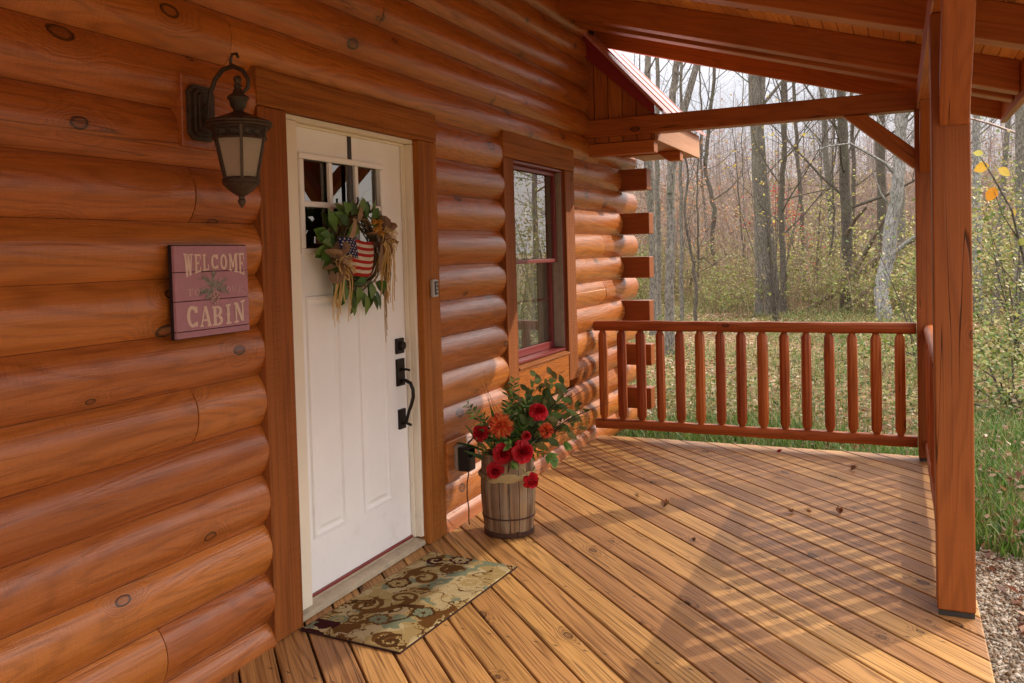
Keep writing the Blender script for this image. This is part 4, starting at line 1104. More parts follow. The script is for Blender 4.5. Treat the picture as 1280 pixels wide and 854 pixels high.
rf = random.Random(21)
t = thing('flower_arrangement', 'bunch of red and orange silk flowers with green foliage in the wooden keg', 'flowers', (BX, BY, .37))
TOP = Vector((BX, BY, .37))
def stem_pts(tip, sag=.0, n=7, start=None):
    tip = Vector(tip); s0 = start or TOP + Vector((rf.uniform(-.06, .06), rf.uniform(-.06, .06), 0)); mid = s0.lerp(tip, .5) + Vector((0, 0, .05 + sag)) - (tip - TOP).cross(Vector((0, 0, 1))) * rf.uniform(-.15, .15)
    return [s0 * (1 - u) ** 2 + mid * 2 * u * (1 - u) + tip * u ** 2 for u in [i / n for i in range(n + 1)]]
stems = MB(); dark = MB(); fol = MB(); fern = MB()
def rose(c, r, face, col):
    mb = MB(); f = Vector(face).normalized(); a1 = f.orthogonal().normalized(); a2 = f.cross(a1)
    for ring, (n, tilt, L) in enumerate([(5, .25, .55), (6, .55, .75), (7, .95, .95), (8, 1.35, 1.05), (6, 1.7, 1.0)]):
        for k in range(n):
            a = 6.283 * (k + .5 * ring) / n + rf.uniform(-.2, .2); rad = a1 * math.cos(a) + a2 * math.sin(a)
            d = f * math.cos(tilt) + rad * math.sin(tilt); nn = f * math.sin(tilt) - rad * math.cos(tilt); sh = rf.uniform(.7, 1.15)
            mb.leaf(Vector(c) + rad * r * .06 * ring - f * r * .35, d, nn, r * L, r * (.75 + .1 * ring), tuple(q * sh for q in col), .22, -.35 if ring < 3 else .25, ((0, .25), (.3, .8), (.6, 1), (.85, .85), (1, .35)))
    return mb
def spiky(c, r, face, cols):
    mb = MB(); f = Vector(face).normalized(); a1 = f.orthogonal().normalized(); a2 = f.cross(a1)
    for k in range(90):
        a = k * 2.39996; tilt = .15 + 1.6 * math.sqrt(k / 90) + rf.uniform(-.1, .1); rad = a1 * math.cos(a) + a2 * math.sin(a); d = f * math.cos(tilt) + rad * math.sin(tilt)
        mb.leaf(Vector(c) - f * r * .25, d, f * math.sin(tilt) - rad * math.cos(tilt), r * rf.uniform(.85, 1.15), r * .22, rf.choice(cols), .3, .12)
    return mb
red = (.66, .014, .026)
FL = [((.505, 3.60, .472), .050, (.75, -.6, .15)), ((.395, 3.585, .455), .046, (.5, -.8, .05)), ((.350, 3.572, .362), .040, (.35, -.9, -.15)), ((.545, 3.60, .318), .038, (.7, -.5, -.45)),
      ((.235, 3.63, .548), .040, (-.1, -.9, .2)), ((.555, 3.70, .672), .042, (.5, -.5, .6)), ((.500, 3.65, .545), .022, (.5, -.6, .3))]
for c, r, f in FL:
    rose(c, r, f, red).build('red_flower', M['petal'], t, smooth=70)
    stems.tube(stem_pts(Vector(c) - Vector(f).normalized() * r * .5, -.02), .0022, 5, False, (.22, .33, .09))
spiky((.365, 3.62, .60), .070, (.35, -.85, .3), [(.80, .10, .03), (.85, .18, .04), (.66, .06, .022), (.90, .25, .06)]).build('orange_dahlia', M['petal'], t, smooth=70)
spiky((.595, 3.70, .570), .045, (.8, -.45, .2), [(.80, .10, .03), (.85, .18, .04), (.66, .06, .022)]).build('orange_dahlia', M['petal'], t, smooth=70)
G3 = [(.085, .19, .035), (.13, .27, .05), (.19, .35, .08), (.06, .12, .03), (.24, .37, .09)]
def frond(tip, n, L, W, cols, mbx, sag=0):
    pts = stem_pts(tip, sag, 12); stems.tube(pts, [.0024 * (1 - .06 * i) for i in range(13)], 5, False, (.10, .14, .04))
    for k in range(n):
        u = .28 + .70 * k / n; i = min(11, int(u * 12)); p = pts[i].lerp(pts[i + 1], u * 12 - i); d = (pts[i + 1] - pts[i]).normalized(); sd = d.orthogonal(); sd.rotate(Matrix.Rotation(k * 2.4 + rf.uniform(-.4, .4), 3, d))
        sc = 1 - .45 * u * u
        mbx.leaf(p, d * .55 + sd * .8, d.cross(sd) + sd * .3, L * sc * rf.uniform(.8, 1.2), W * sc, rf.choice(cols), .12, .2)
# broad leafy sprays to the upper right
for tip in [(.60, 3.92, .84), (.48, 3.88, .86), (.66, 3.95, .74), (.74, 3.90, .58), (.52, 3.80, .70), (.62, 3.82, .68), (.40, 3.82, .72), (.56, 3.95, .86), (.62, 3.98, .80), (.70, 3.96, .70), (.66, 3.90, .76), (.50, 3.92, .82), (.58, 3.86, .74), (.44, 3.84, .78), (.69, 3.85, .62), (.54, 3.97, .77), (.74, 3.98, .66)]:
    frond(tip, 10, .094, .050, [(.09, .16, .045), (.14, .23, .06), (.24, .33, .10), (.22, .21, .07), (.12, .18, .07)], fol)
# fresh divided leaves and ferns low and left
for tip, n in [((.175, 3.60, .705), 26), ((.40, 3.74, .84), 24), ((.33, 3.80, .80), 20), ((.24, 3.66, .64), 18), ((.50, 3.62, .60), 20), ((.46, 3.78, .72), 22), ((.60, 3.66, .46), 12), ((.43, 3.585, .39), 12), ((.36, 3.70, .70), 24)]:
    frond(tip, int(n * 1.5), .062, .017, G3, fern)
for k in range(48):      # long strap leaves and filler in the middle
    a = rf.uniform(0, 6.28); e = rf.uniform(.3, 1.25); d = Vector((math.cos(a) * math.cos(e), math.sin(a) * math.cos(e), math.sin(e)))
    fol.leaf(TOP + Vector((rf.uniform(-.09, .09), rf.uniform(-.09, .09), rf.uniform(0, .12))), d, (rf.uniform(-1, 1), rf.uniform(-1, 1), .5), rf.uniform(.10, .24), rf.uniform(.016, .042), rf.choice(G3), .15, .25)
for (c, dd) in [((.615, 3.63, .455), (.8, -.3, -.1)), ((.44, 3.60, .42), (.3, -.7, -.6)), ((.43, 3.60, .50), (.2, -.8, .2)), ((.66, 3.78, .50), (.8, -.1, -.5)), ((.60, 3.74, .43), (.6, -.3, -.7))]:
    for k in range(5):
        b = Vector(dd).normalized(); v = Vector((rf.uniform(-1, 1), rf.uniform(-1, 1), rf.uniform(-1, 1))); fern.leaf(c, b + v * .6, (.6, -.7, .4), rf.uniform(.04, .075), .024, rf.choice(G3[1:3] + G3[4:]), .1, .2)
for k in range(16):
    tip = (rf.uniform(.52, .86), rf.uniform(3.72, 4.10), rf.uniform(.50, .86)); pts = stem_pts(tip, .03, 9); dark.tube(pts, [.0032 - .0002 * i for i in range(10)], 4, False, (.035, .02, .018))
    for q in (5, 7): dark.tube([pts[q], pts[q] + Vector((rf.uniform(-.04, .06), rf.uniform(-.05, .05), rf.uniform(-.02, .06)))], [.0013, .0006], 4, False, (.035, .02, .018))
for k in range(8):
    tip = (rf.uniform(.16, .45), rf.uniform(3.62, 3.86), rf.uniform(.72, .86)); pts = stem_pts(tip, .02, 9); dark.tube(pts, [.0018 - .00014 * i for i in range(10)], 4, False, (.05, .025, .02))
for base_, n in (((.70, 3.86, .585), 60), ((.66, 3.80, .52), 40), ((.22, 3.65, .50), 60), ((.735, 3.92, .60), 40), ((.29, 3.62, .455), 40)):
    for k in range(n):
        p = Vector(base_) + Vector((rf.gauss(0, .022), rf.gauss(0, .022), rf.gauss(0, .035))); fern.leaf(p, (rf.uniform(-1, 1), rf.uniform(-1, 1), rf.uniform(-1, 1)), (0, 0, 1), .014, .009, rf.choice([(.50, .34, .06), (.40, .30, .06), (.30, .28, .06)]), .1, .1)
stems.build('stems', M['gloss_leaf'], t); dark.build('dark_twigs', M['twig'], t); fol.build('broad_leaves', M['gloss_leaf'], t, smooth=60); fern.build('fern_leaves', M['gloss_leaf'], t, smooth=60)

# ================================================================== LEAVES ON THE DECK
lv = [(1.018, 4.428, 'curled tan leaf, largest of the leaves lying on the deck', .075, (.42, .21, .10)), (1.462, 6.02, 'bright red leaf lying on the deck edge below the far railing', .05, (.36, .012, .02)),
      (1.705, 4.577, 'left leaf of the row of three brown leaves on the deck', .055, (.36, .18, .085)), (1.797, 4.60, 'middle leaf of the row of three brown leaves on the deck', .05, (.36, .17, .08)),
      (1.952, 4.635, 'right and darkest leaf of the row of three brown leaves on the deck', .06, (.30, .14, .07)), (.818, 4.584, 'small pale leaf left of the large tan leaf on the deck', .04, (.34, .19, .09)),
      (1.968, 5.66, 'brown leaf near the far right corner of the deck', .065, (.25, .12, .06)), (1.30, 3.90, 'tiny dark leaf alone on the front part of the deck', .032, (.17, .07, .03))]
rl_ = random.Random(3)
for x, y, lab, L, c in lv:
    mb = MB(); a = rl_.uniform(0, 6.28); o_ = Vector((x, y, .004))
    for k in range(5):      # a lobed leaf: five points sharing a base, curled up
        b = a + (k - 2) * .62; d = Vector((math.cos(b), math.sin(b), .25 + .25 * abs(k - 2) * rl_.uniform(.3, 1)))
        mb.leaf(o_, d, (0, 0, 1), L * (.76 - .13 * abs(k - 2)), L * .38, tuple(q * rl_.uniform(.8, 1.15) for q in c), .25, -.5)
    mb.tube([o_, o_ - Vector((math.cos(a), math.sin(a), -.3)) * L * .4], .0012, 4, True, c)
    o = mb.build('fallen_leaf', M['leaf'], None, smooth=60, loc=(x, y, 0)); tag(o, lab, 'leaf', 'fallen leaves on the deck')
# ================================================================== GROUND
def gz(x, y):
    t = np.clip(np.hypot(np.asarray(x) - 1, np.asarray(y) - 3) - 20, 0, 120)
    az = np.arctan2(np.asarray(x) - 1, np.asarray(y) - 3)
    k = .12 + .88 / (1 + np.exp((az - R(13)) * 22))
    return -.22 + k * (.045 * t + .0005 * t * t)
def gn(x, y): return .03 * np.sin(x * .9 + 1) * np.sin(y * .7) * np.clip((np.hypot(x - 1, y - 3) - 8) / 6, 0, 1)
gx = np.sinh(np.linspace(-5.2, 5.2, 130)) * 8; gy = np.sinh(np.linspace(-5.0, 5.2, 140)) * 8 + 6
X, Y = np.meshgrid(gx, gy, indexing='ij'); Zg = gz(X, Y) + gn(X, Y)
vs = np.stack([X.ravel(), Y.ravel(), Zg.ravel()], 1); ny = len(gy)
ii, jj = np.meshgrid(np.arange(len(gx) - 1), np.arange(ny - 1), indexing='ij'); a = (ii * ny + jj).ravel()
o = raw('ground', vs, np.stack([a, a + ny, a + ny + 1, a + 1], 1), M['ground']); tag(o, kind='structure'); o.data.shade_smooth()
def G_(x, y): return float(gz(x, y) + gn(x, y))

rng = np.random.default_rng(5)
def quads(p, size, asp, tilt, cols, rs, fold=False):
    """leaf-like quads (rhombus) at points p; tilt 0 = lying flat, 1 = any direction"""
    n = len(p); nrm = np.stack([rs.normal(0, tilt, n), rs.normal(0, tilt, n), np.ones(n)], 1); nrm /= np.linalg.norm(nrm, axis=1)[:, None]
    r = rs.normal(0, 1, (n, 3)); d = r - (r * nrm).sum(1)[:, None] * nrm; d /= np.linalg.norm(d, axis=1)[:, None]; s = np.cross(nrm, d)
    L = size[:, None]; w = L * asp
    v = np.stack([p, p + d * L * .45 + s * w * .5 + nrm * L * .08, p + d * L, p + d * L * .45 - s * w * .5 + nrm * L * .08], 1).reshape(-1, 3)
    return v, np.arange(n * 4).reshape(-1, 4)
def pal(cols, n, rs, var=.25):
    c = np.array(cols)[rs.integers(0, len(cols), n)]; return np.clip(c * (1 + rs.uniform(-var, var, (n, 1))), 0, 1)

# gravel strip beside the deck
mb = MB(); mb.board()
xs_ = [2.534, 2.9, 3.3, 3.9, 4.6]
top = [5.02, 4.86, 4.55, 4.2, 4.0]
vs = []; fs = []
for x, t_ in zip(xs_, top): vs += [(x, -2.4, -.214), (x, t_, -.214)]
for i in range(4): fs.append((2 * i, 2 * i + 2, 2 * i + 3, 2 * i + 1))
mb.add(vs, fs); tag(mb.build('gravel_path', M['gravel'], None), kind='structure')
n = 36000; px = rng.uniform(2.55, 4.0, n); py = rng.uniform(.5, 5.05, n); ok = py < 5.02 - (px - 2.534) * .55 + rng.normal(0, .08, n); px, py = px[ok], py[ok]; n = len(px)
s = rng.gamma(3, .0016, n) + .0028
ico = np.array([(1, 0, 0), (-1, 0, 0), (0, 1, 0), (0, -1, 0), (0, 0, 1), (0, 0, -1)], float); icf = np.array([(0, 2, 4), (2, 1, 4), (1, 3, 4), (3, 0, 4), (2, 0, 5), (1, 2, 5), (3, 1, 5), (0, 3, 5)])
v = ico[None] * s[:, None, None] * rng.uniform(.55, 1.3, (n, 6, 1)); th = rng.uniform(0, 6.28, n); c_, s_2 = np.cos(th), np.sin(th)
vx = v[:, :, 0] * c_[:, None] - v[:, :, 1] * s_2[:, None]; vy = v[:, :, 0] * s_2[:, None] + v[:, :, 1] * c_[:, None]
v = np.stack([vx + px[:, None], vy + py[:, None], v[:, :, 2] * .7 - .212 + s[:, None] * .25], 2).reshape(-1, 3)
f = (icf[None] + (np.arange(n) * 6)[:, None, None]).reshape(-1, 3)
o = raw('gravel', v, f, M['twig'], np.repeat(pal([(.24, .19, .135), (.34, .275, .205), (.17, .12, .08), (.44, .38, .31), (.27, .17, .10)], n, rng, .3), 8, 0)); tag(o, 'small tan and grey stones beside the right edge of the deck', 'gravel', kind='stuff')

def blades(n, xr, yr, hr, keep, cols, name, label, cat, bend=.5):
    x = rng.uniform(*xr, n); y = rng.uniform(*yr, n); k = keep(x, y); x, y = x[k], y[k]; n = len(x)
    z = gz(x, y) + gn(x, y); h = rng.uniform(*hr, n); a = rng.uniform(0, 6.28, n); w = rng.uniform(.003, .007, n); b = rng.uniform(.1, bend, n) * h
    p = np.stack([x, y, z], 1); d = np.stack([np.cos(a), np.sin(a), 0 * a], 1); s = np.stack([-np.sin(a), np.cos(a), 0 * a], 1); up = np.array([0, 0, 1.0])
    m = p + d * (b * .35)[:, None] + up * (h * .6)[:, None]; t_ = p + d * b[:, None] + up * h[:, None]
    v = np.stack([p - s * w[:, None], p + s * w[:, None], m + s * (w * .7)[:, None], m - s * (w * .7)[:, None], t_ + s * .0006, t_ - s * .0006], 1).reshape(-1, 3)
    i = np.arange(n)[:, None] * 6; f = np.concatenate([i + np.array([[0, 1, 2, 3]]), i + np.array([[3, 2, 4, 5]])], 0)
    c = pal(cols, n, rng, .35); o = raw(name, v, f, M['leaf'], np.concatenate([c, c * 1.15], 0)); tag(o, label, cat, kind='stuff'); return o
clump = lambda x, y, s, t: (np.sin(x * s + 1.3 * np.sin(y * s * .7)) + np.sin(y * s * 1.1 + 2 * np.sin(x * s * .5))) > t
grn = [(.07, .15, .02), (.10, .19, .03), (.05, .11, .018), (.15, .20, .05), (.20, .19, .07)]
def lawn(x, y): return ((x > 2.55) & (y > 4.95 - (x - 2.534) * .55) & (y < 9.3 + .6 * np.sin(x * 2))) | ((y > 6.3) & (y < 7.7 + .5 * np.sin(x * 1.7)) & (x > -1.6))
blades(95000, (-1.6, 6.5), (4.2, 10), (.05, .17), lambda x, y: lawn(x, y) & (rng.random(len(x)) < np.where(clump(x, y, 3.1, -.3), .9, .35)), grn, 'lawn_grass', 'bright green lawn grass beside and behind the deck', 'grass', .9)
blades(52000, (-7, 8), (7.2, 27), (.05, .22), lambda x, y: clump(x, y, 1.4, -.2) & (x > -4 - y * .15), [(.12, .16, .035), (.20, .20, .06), (.26, .22, .10), (.09, .14, .03), (.30, .24, .12)], 'wild_grass', 'patchy pale green wild grass on the forest floor', 'grass', .8)

def scatter(n, xr, yr, keep, zr_, size, asp, tilt, cols, name, label, cat, mat='leaf', var=.3):
    x = rng.uniform(*xr, n); y = yr[0] + (yr[1] - yr[0]) * rng.random(n) ** 1.4; k = keep(x, y); x, y = x[k], y[k]; n = len(x)
    z = gz(x, y) + gn(x, y) + rng.uniform(*zr_, n); v, f = quads(np.stack([x, y, z], 1), rng.uniform(*size, n) * (1 + y * .02), asp, tilt, cols, rng)
    o = raw(name, v, f, M[mat], pal(cols, n, rng, var)); tag(o, label, cat, kind='stuff'); return o
near = lambda x, y: (x > -4.5 - (y - 6) * .32) & (x < 6 + (y - 6) * .2)
scatter(52000, (-12, 9), (6.6, 30), near, (.01, .03), (.04, .085), .6, .28, [(.20, .105, .05), (.28, .165, .085), (.20, .095, .045), (.40, .28, .17), (.46, .36, .26), (.28, .10, .05)], 'leaf_litter', 'brown fallen leaves covering the forest floor', 'leaf litter')
scatter(3600, (2.7, 6.5), (4.9, 10), lambda x, y: lawn(x, y), (.05, .12), (.03, .062), .6, .6, [(.24, .12, .06), (.30, .17, .10), (.36, .25, .17), (.18, .08, .05)], 'lawn_leaves', 'dry brown leaves scattered over the grass', 'leaf litter')
scatter(420, (2.56, 3.6), (3.2, 5.1), lambda x, y: (x > 2.7) | (y > 4.6), (.004, .02), (.04, .08), .55, .4, [(.22, .09, .05), (.30, .15, .08), (.16, .06, .035)], 'gravel_leaves', 'brown leaves lying along the edge of the gravel', 'leaf litter')
scatter(150000, (-15, 9), (7.8, 46), lambda x, y: near(x, y) & clump(x, y, 1.1, -.55), (.02, .24), (.024, .046), .62, .8, [(.07, .12, .02), (.11, .155, .032), (.155, .16, .042), (.045, .075, .015), (.19, .155, .05), (.19, .13, .058)], 'ground_cover', 'low yellow green leafy ground cover among the trees', 'ground cover')

# ================================================================== THICKET
def strips(P, W, cols, name, mat):
    """thin three-sided stems; P is (n, m, 3) paths, W (n, m) radii"""
    n, m, _ = P.shape; d = P[:, -1] - P[:, 0]; d /= np.linalg.norm(d, axis=1)[:, None] + 1e-9
    r = np.cross(d, np.array([.3, .8, .5])); r /= np.linalg.norm(r, axis=1)[:, None] + 1e-9; u = np.cross(d, r); V = []
    for k in range(3):
        a = 2.0944 * k; V.append(P + (r * math.cos(a) + u * math.sin(a))[:, None, :] * W[:, :, None])
    V = np.stack(V, 2).reshape(-1, 3); F = []; b = (np.arange(n) * m * 3)[:, None]
    for i in range(m - 1):
        for k in range(3): k2 = (k + 1) % 3; F.append(np.concatenate([b + 3 * i + k, b + 3 * i + k2, b + 3 * i + 3 + k2, b + 3 * i + 3 + k], 1))
    return raw(name, V, np.stack(F, 1).reshape(-1, 4), M[mat], np.repeat(cols, (m - 1) * 3, 0))
def thicket(n, yr, hr, cols, lcols, nl, name, label, dens, r0=.006, xs=(.36, .22), lsz=(.035, .07)):
    y = rng.uniform(*yr, n); x = 2.26 + (y + .5) * rng.uniform(-xs[0], xs[1], n) + rng.normal(0, .4, n); k = dens(x, y); x, y = x[k], y[k]; n = len(x)
    h = rng.uniform(*hr, n) * (.6 + .4 * np.sin(x * .8 + np.sin(y * .5) * 2) ** 2); a = rng.uniform(0, 6.28, n); lean = rng.uniform(.05, .75, n) * h; m = 5; P = np.zeros((n, m, 3)); z = gz(x, y)
    for i in range(m):
        t = i / (m - 1); P[:, i, 0] = x + np.cos(a) * lean * t ** 1.6 + rng.normal(0, .03, n) * h * t; P[:, i, 1] = y + np.sin(a) * lean * t ** 1.6 + rng.normal(0, .03, n) * h * t; P[:, i, 2] = z - .03 + h * (t - .18 * t * t * (lean / h))
    W = (r0 * (.6 + .5 * h / hr[1]) * (1 + y * .02))[:, None] * np.linspace(1, .3, m)[None]
    o = strips(P, W, pal(cols, n, rng, .3), name, 'twig'); tag(o, label, 'brush', kind='stuff')
    # side twigs
    q = rng.integers(0, n, n * 4); tt = rng.uniform(.3, .98, n * 4); i0 = np.minimum((tt * (m - 1)).astype(int), m - 2); fr = tt * (m - 1) - i0
    s0 = P[q, i0] * (1 - fr)[:, None] + P[q, i0 + 1] * fr[:, None]; d = rng.normal(0, 1, (n * 4, 3)); d[:, 2] = np.abs(d[:, 2]) * .7; d /= np.linalg.norm(d, axis=1)[:, None]
    L = (h[q] * rng.uniform(.12, .4, n * 4))[:, None]; e = s0 + d * L; mid = (s0 + e) / 2 + rng.normal(0, .05, (n * 4, 3)) * L
    o2 = strips(np.stack([s0, mid, e], 1), (r0 * .55 * (1 + y[q] * .02))[:, None] * np.array([[1, .7, .4]]), pal(cols, n * 4, rng, .3), name + '_twigs', 'twig')
    if nl:
        c = rng.integers(0, n * 4, nl); f = rng.random(nl)[:, None]; p = s0[c] * (1 - f) + e[c] * f + rng.normal(0, .05, (nl, 3))
        p[:, 2] = np.maximum(p[:, 2], gz(p[:, 0], p[:, 1]) + .02)
        tint = np.floor(3 * (.5 + .5 * np.sin(p[:, 0] * .35 + 2) * np.cos(p[:, 1] * .22))).astype(int).clip(0, 2)
        col = np.array(lcols)[(tint * 2 + rng.integers(0, 3, nl)).clip(0, len(lcols) - 1)] * .74 * (1 + rng.uniform(-.45, .45, (nl, 1)))
        v, ff = quads(p, rng.uniform(*lsz, nl) * (1 + p[:, 1] * .018), .62, .9, None, rng)
        lo = raw(name + '_leaves', v, ff, M['leaf'], np.clip(col, 0, 1)); me_join([o, o2, lo])
    else: me_join([o, o2])
    return o
def me_join(obs):
    """merge meshes (same vertex layout needs none of the operators)"""
    base = obs[0]; vs, fs, cs, mi = [], [], [], []; off = 0; mats = []
    for o in obs:
        me = o.data; nv = len(me.vertices); co = np.zeros(nv * 3, 'f'); me.vertices.foreach_get('co', co); vs.append(co.reshape(-1, 3))
        li = np.zeros(len(me.loops), 'i'); me.loops.foreach_get('vertex_index', li); fs.append(li.reshape(-1, 4) + off); off += nv
        c = np.zeros(len(me.polygons) * 4, 'f'); me.attributes['Col'].data.foreach_get('color', c); cs.append(c.reshape(-1, 4)[:, :3])
        if me.materials[0] not in mats: mats.append(me.materials[0])
        mi.append(np.full(len(me.polygons), mats.index(me.materials[0]), 'i'))
    name = base.name; tmp = raw(name, np.concatenate(vs), np.concatenate(fs), mats[0], np.concatenate(cs))
    for m_ in mats[1:]: tmp.data.materials.append(m_)
    tmp.data.polygons.foreach_set('material_index', np.concatenate(mi)); old = base.data; base.data = tmp.data; bpy.data.objects.remove(tmp)
    for o in obs[1:]: bpy.data.objects.remove(o)
brn = [(.20, .13, .08), (.27, .18, .115), (.14, .09, .055), (.33, .235, .16), (.22, .13, .09)]
yl = [(.28, .33, .06), (.35, .37, .09), (.22, .28, .06), (.38, .33, .10), (.29, .31, .08), (.36, .27, .10), (.26, .20, .08)]
thicket(3200, (21, 34), (.7, 2.4), brn, yl, 38000, 'brush_thicket', 'tangled brown brush with sparse yellow leaves between the trunks', lambda x, y: clump(x, y, .55, -.5), .005)
thicket(5600, (32, 80), (1.5, 6.5), [(.24, .165, .125), (.32, .225, .18), (.19, .125, .095), (.36, .27, .22)], [(.26, .27, .07), (.34, .31, .09), (.36, .27, .12), (.32, .21, .14), (.38, .22, .12), (.42, .16, .10), (.30, .20, .13)], 26000, 'far_thicket', 'hazy mauve brown undergrowth on the slope behind the trees', lambda x, y: y > 0, .008, lsz=(.05, .10))  # greyed mauve stems and leaves: haze put into the colours

# ================================================================== TREES
def limb(mb, p, d, L, r, depth, rs, up=.25, sides=5):
    n = 4 if depth else 3; pts = [Vector(p)]; rad = [r]; dd = Vector(d).normalized()
    for i in range(n):
        dd = (dd + Vector((rs.uniform(-.22, .22), rs.uniform(-.22, .22), rs.uniform(-.12, .2) + up * .12))).normalized(); pts.append(pts[-1] + dd * L / n); rad.append(r * (1 - .72 * (i + 1) / n))
    mb.tube(pts, rad, max(3, sides), False)
    if depth > 0:
        for k in range(rs.randint(3, 5)):
            u = rs.uniform(.25, .95); i = min(n - 1, int(u * n)); q = pts[i].lerp(pts[i + 1], u * n - i); ax = (pts[i + 1] - pts[i]).normalized(); sd = ax.orthogonal(); sd.rotate(Matrix.Rotation(rs.uniform(0, 6.28), 3, ax))
            limb(mb, q, ax * .75 + sd * rs.uniform(.6, 1.1), L * rs.uniform(.35, .6) * (1.1 - .4 * u), max(.0025, rad[i] * .55), depth - 1, rs, up, sides - 1)
def tree(name, label, path, r0, mat, rs, group=None, first=.35, nb=14, depth=2, wob=.05, limbL=.22, loc=None):
    path = [Vector(p) for p in path]; base = path[0]; t = thing(name, label, 'tree', tuple(base), group)
    # smooth resampling of the centre line
    P = []; R_ = []; n = 5; tot = sum((b - a).length for a, b in zip(path[:-1], path[1:])); run = 0
    for i in range(len(path) - 1):
        a, b = path[i], path[i + 1]; a0 = path[max(0, i - 1)]; b1 = path[min(len(path) - 1, i + 2)]
        for k in range(n):
            u = k / n; q = .5 * ((2 * a) + (b - a0) * u + (2 * a0 - 5 * a + 4 * b - b1) * u * u + (3 * a - a0 - 3 * b + b1) * u ** 3)
            f = (run + u * (b - a).length) / tot; q += Vector((rs.uniform(-1, 1), rs.uniform(-1, 1), 0)) * wob * (0 if f < .02 else 1); P.append(q); R_.append(r0 * ((1 + .28 * math.exp(-f * tot / .22)) * (1 - .72 * f)))
        run += (b - a).length
    P.append(path[-1]); R_.append(r0 * .2)
    P[0] = P[0] - Vector((0, 0, .12))
    mb = MB(); mb.tube(P, R_, 11, False, None, True, .05); mb.build('trunk', M[mat], t, smooth=60)
    mb = MB()
    for k in range(nb):
        f = first + (1 - first) * (k + rs.random()) / nb; i = min(len(P) - 2, int(f * (len(P) - 1))); a = k * 2.4 + rs.uniform(-.5, .5); e = rs.uniform(.25, 1.0)
        limb(mb, P[i], (math.cos(a) * math.cos(e), math.sin(a) * math.cos(e), math.sin(e)), tot * limbL * (1.15 - .7 * f) * rs.uniform(.7, 1.3), max(.007, R_[i] * .30), depth, rs, .5)
    mb.build('crown', M[mat], t, smooth=60)
    return t
def straight(x, y, h, lx=0, ly=0, rs=None, kink=.12):
    z = G_(x, y); n = 6; out = []
    for i in range(n + 1):
        f = i / n; out.append((x + lx * f + (rs.uniform(-kink, kink) if 0 < i else 0), y + ly * f + (rs.uniform(-kink, kink) if i else 0), z + h * f))
    return out
rt = random.Random(17)
tree('bare_tree', 'grey trunk just right of the cabin corner, nearest tree beyond the far railing', [(-1.10, 13.31, -.22), (-1.07, 13.4, 1.2), (-1.05, 13.5, 2.6), (-1.02, 13.5, 3.7), (-.88, 13.5, 4.6), (-.55, 13.5, 6.0), (-.2, 13.6, 8.5), (.1, 13.8, 11)], .080, 'bark', rt, None, .5, 8, 2, .012)
_t1 = bpy.data.objects['bare_tree']; mb = MB(); mb.tube([(-1.06, 13.45, 2.4), (-.98, 13.5, 3.0), (-.82, 13.5, 3.7), (-.60, 13.6, 4.5), (-.25, 13.7, 5.8), (.1, 13.7, 7.6), (.3, 13.8, 10)], [.05, .058, .056, .052, .045, .035, .012], 9, False, None, True, .04); mb.build('limb', M['bark'], _t1, smooth=60)
tree('bare_tree', 'thin straight trunk right of the nearest tree by the cabin corner', straight(-2.40, 19.96, 13, .3, 0, rt, .04), .050, 'bark', rt, None, .3, 12, 2, .02)
tree('bare_tree', 'wavy dark thin trunk standing left of the thickest tree', [(-3.10, 28.4, .05), (-3.25, 28.5, 1.5), (-3.2, 28.5, 2.8), (-3.45, 28.6, 4.1), (-3.30, 28.6, 5.6), (-3.1, 28.6, 7.5), (-3.2, 28.6, 11), (-3, 28.6, 15)], .085, 'bark2', rt, None, .3, 16, 2, .03)
tree('bare_tree', 'thickest straight grey trunk near the middle of the view over the railing', [(-.766, 21.8, -.22), (-.77, 21.8, 1.5), (-.80, 21.7, 3.5), (-.86, 21.6, 5.8), (-.9, 21.6, 9), (-.85, 21.6, 13), (-.8, 21.6, 18)], .200, 'bark', rt, None, .42, 12, 2, .012)
tree('bare_tree', 'slim trunk leaning against the right side of the thickest tree', [(-.445, 21.83, -.22), (-.50, 21.8, 1.0), (-.62, 21.7, 2.6), (-.72, 21.6, 4.2), (-.62, 21.6, 6.2), (-.4, 21.6, 9), (-.3, 21.6, 13)], .090, 'bark', rt, None, .4, 12, 2, .012)
tree('bare_tree', 'dark slim trunk second to the right of the thickest tree, with side twigs', [(-.237, 21.33, -.22), (-.22, 21.3, 1.2), (-.25, 21.3, 2.6), (-.12, 21.2, 4.3), (-.1, 21.2, 6.5), (.1, 21.2, 9), (.1, 21.2, 13)], .078, 'bark2', rt, None, .2, 18, 2, .02)
tree('bare_tree', 'thin dark trunk rising from brush near a small patch of red leaves', straight(-.79, 32.0, 14, -.3, 0, rt, .08), .088, 'bark2', rt, None, .25, 16, 2, .03)
tree('bare_tree', 'grey medium trunk bending left towards the top, far behind the brush', [(.115, 35.1, .4), (.02, 35, 2), (-.1, 35, 4), (-.22, 35, 6.2), (-.3, 35, 9), (-.2, 35, 14)], .165, 'bark', rt, None, .3, 14, 2, .03)
tree('bare_tree', 'dark straight trunk crossing the fallen logs left of the brace', [(1.048, 23.5, -.2), (1.09, 23.4, 1.5), (1.08, 23.3, 3), (1.04, 23.2, 4.7), (1.0, 23.2, 7.5), (1.1, 23.2, 11), (1.1, 23.2, 16)], .150, 'bark2', rt, None, .25, 14, 2, .015)
tree('bare_tree', 'thin trunk just right of the dark straight trunk, farther back', straight(.81, 33.3, 14, .1, 0, rt, .06), .095, 'bark2', rt, None, .25, 14, 2, .03)
tree('bare_tree', 'dark stout trunk behind the pale crooked tree', straight(1.82, 32.2, 16, -.05, 0, rt, .05), .175, 'bark2', rt, None, .3, 14, 2, .02)
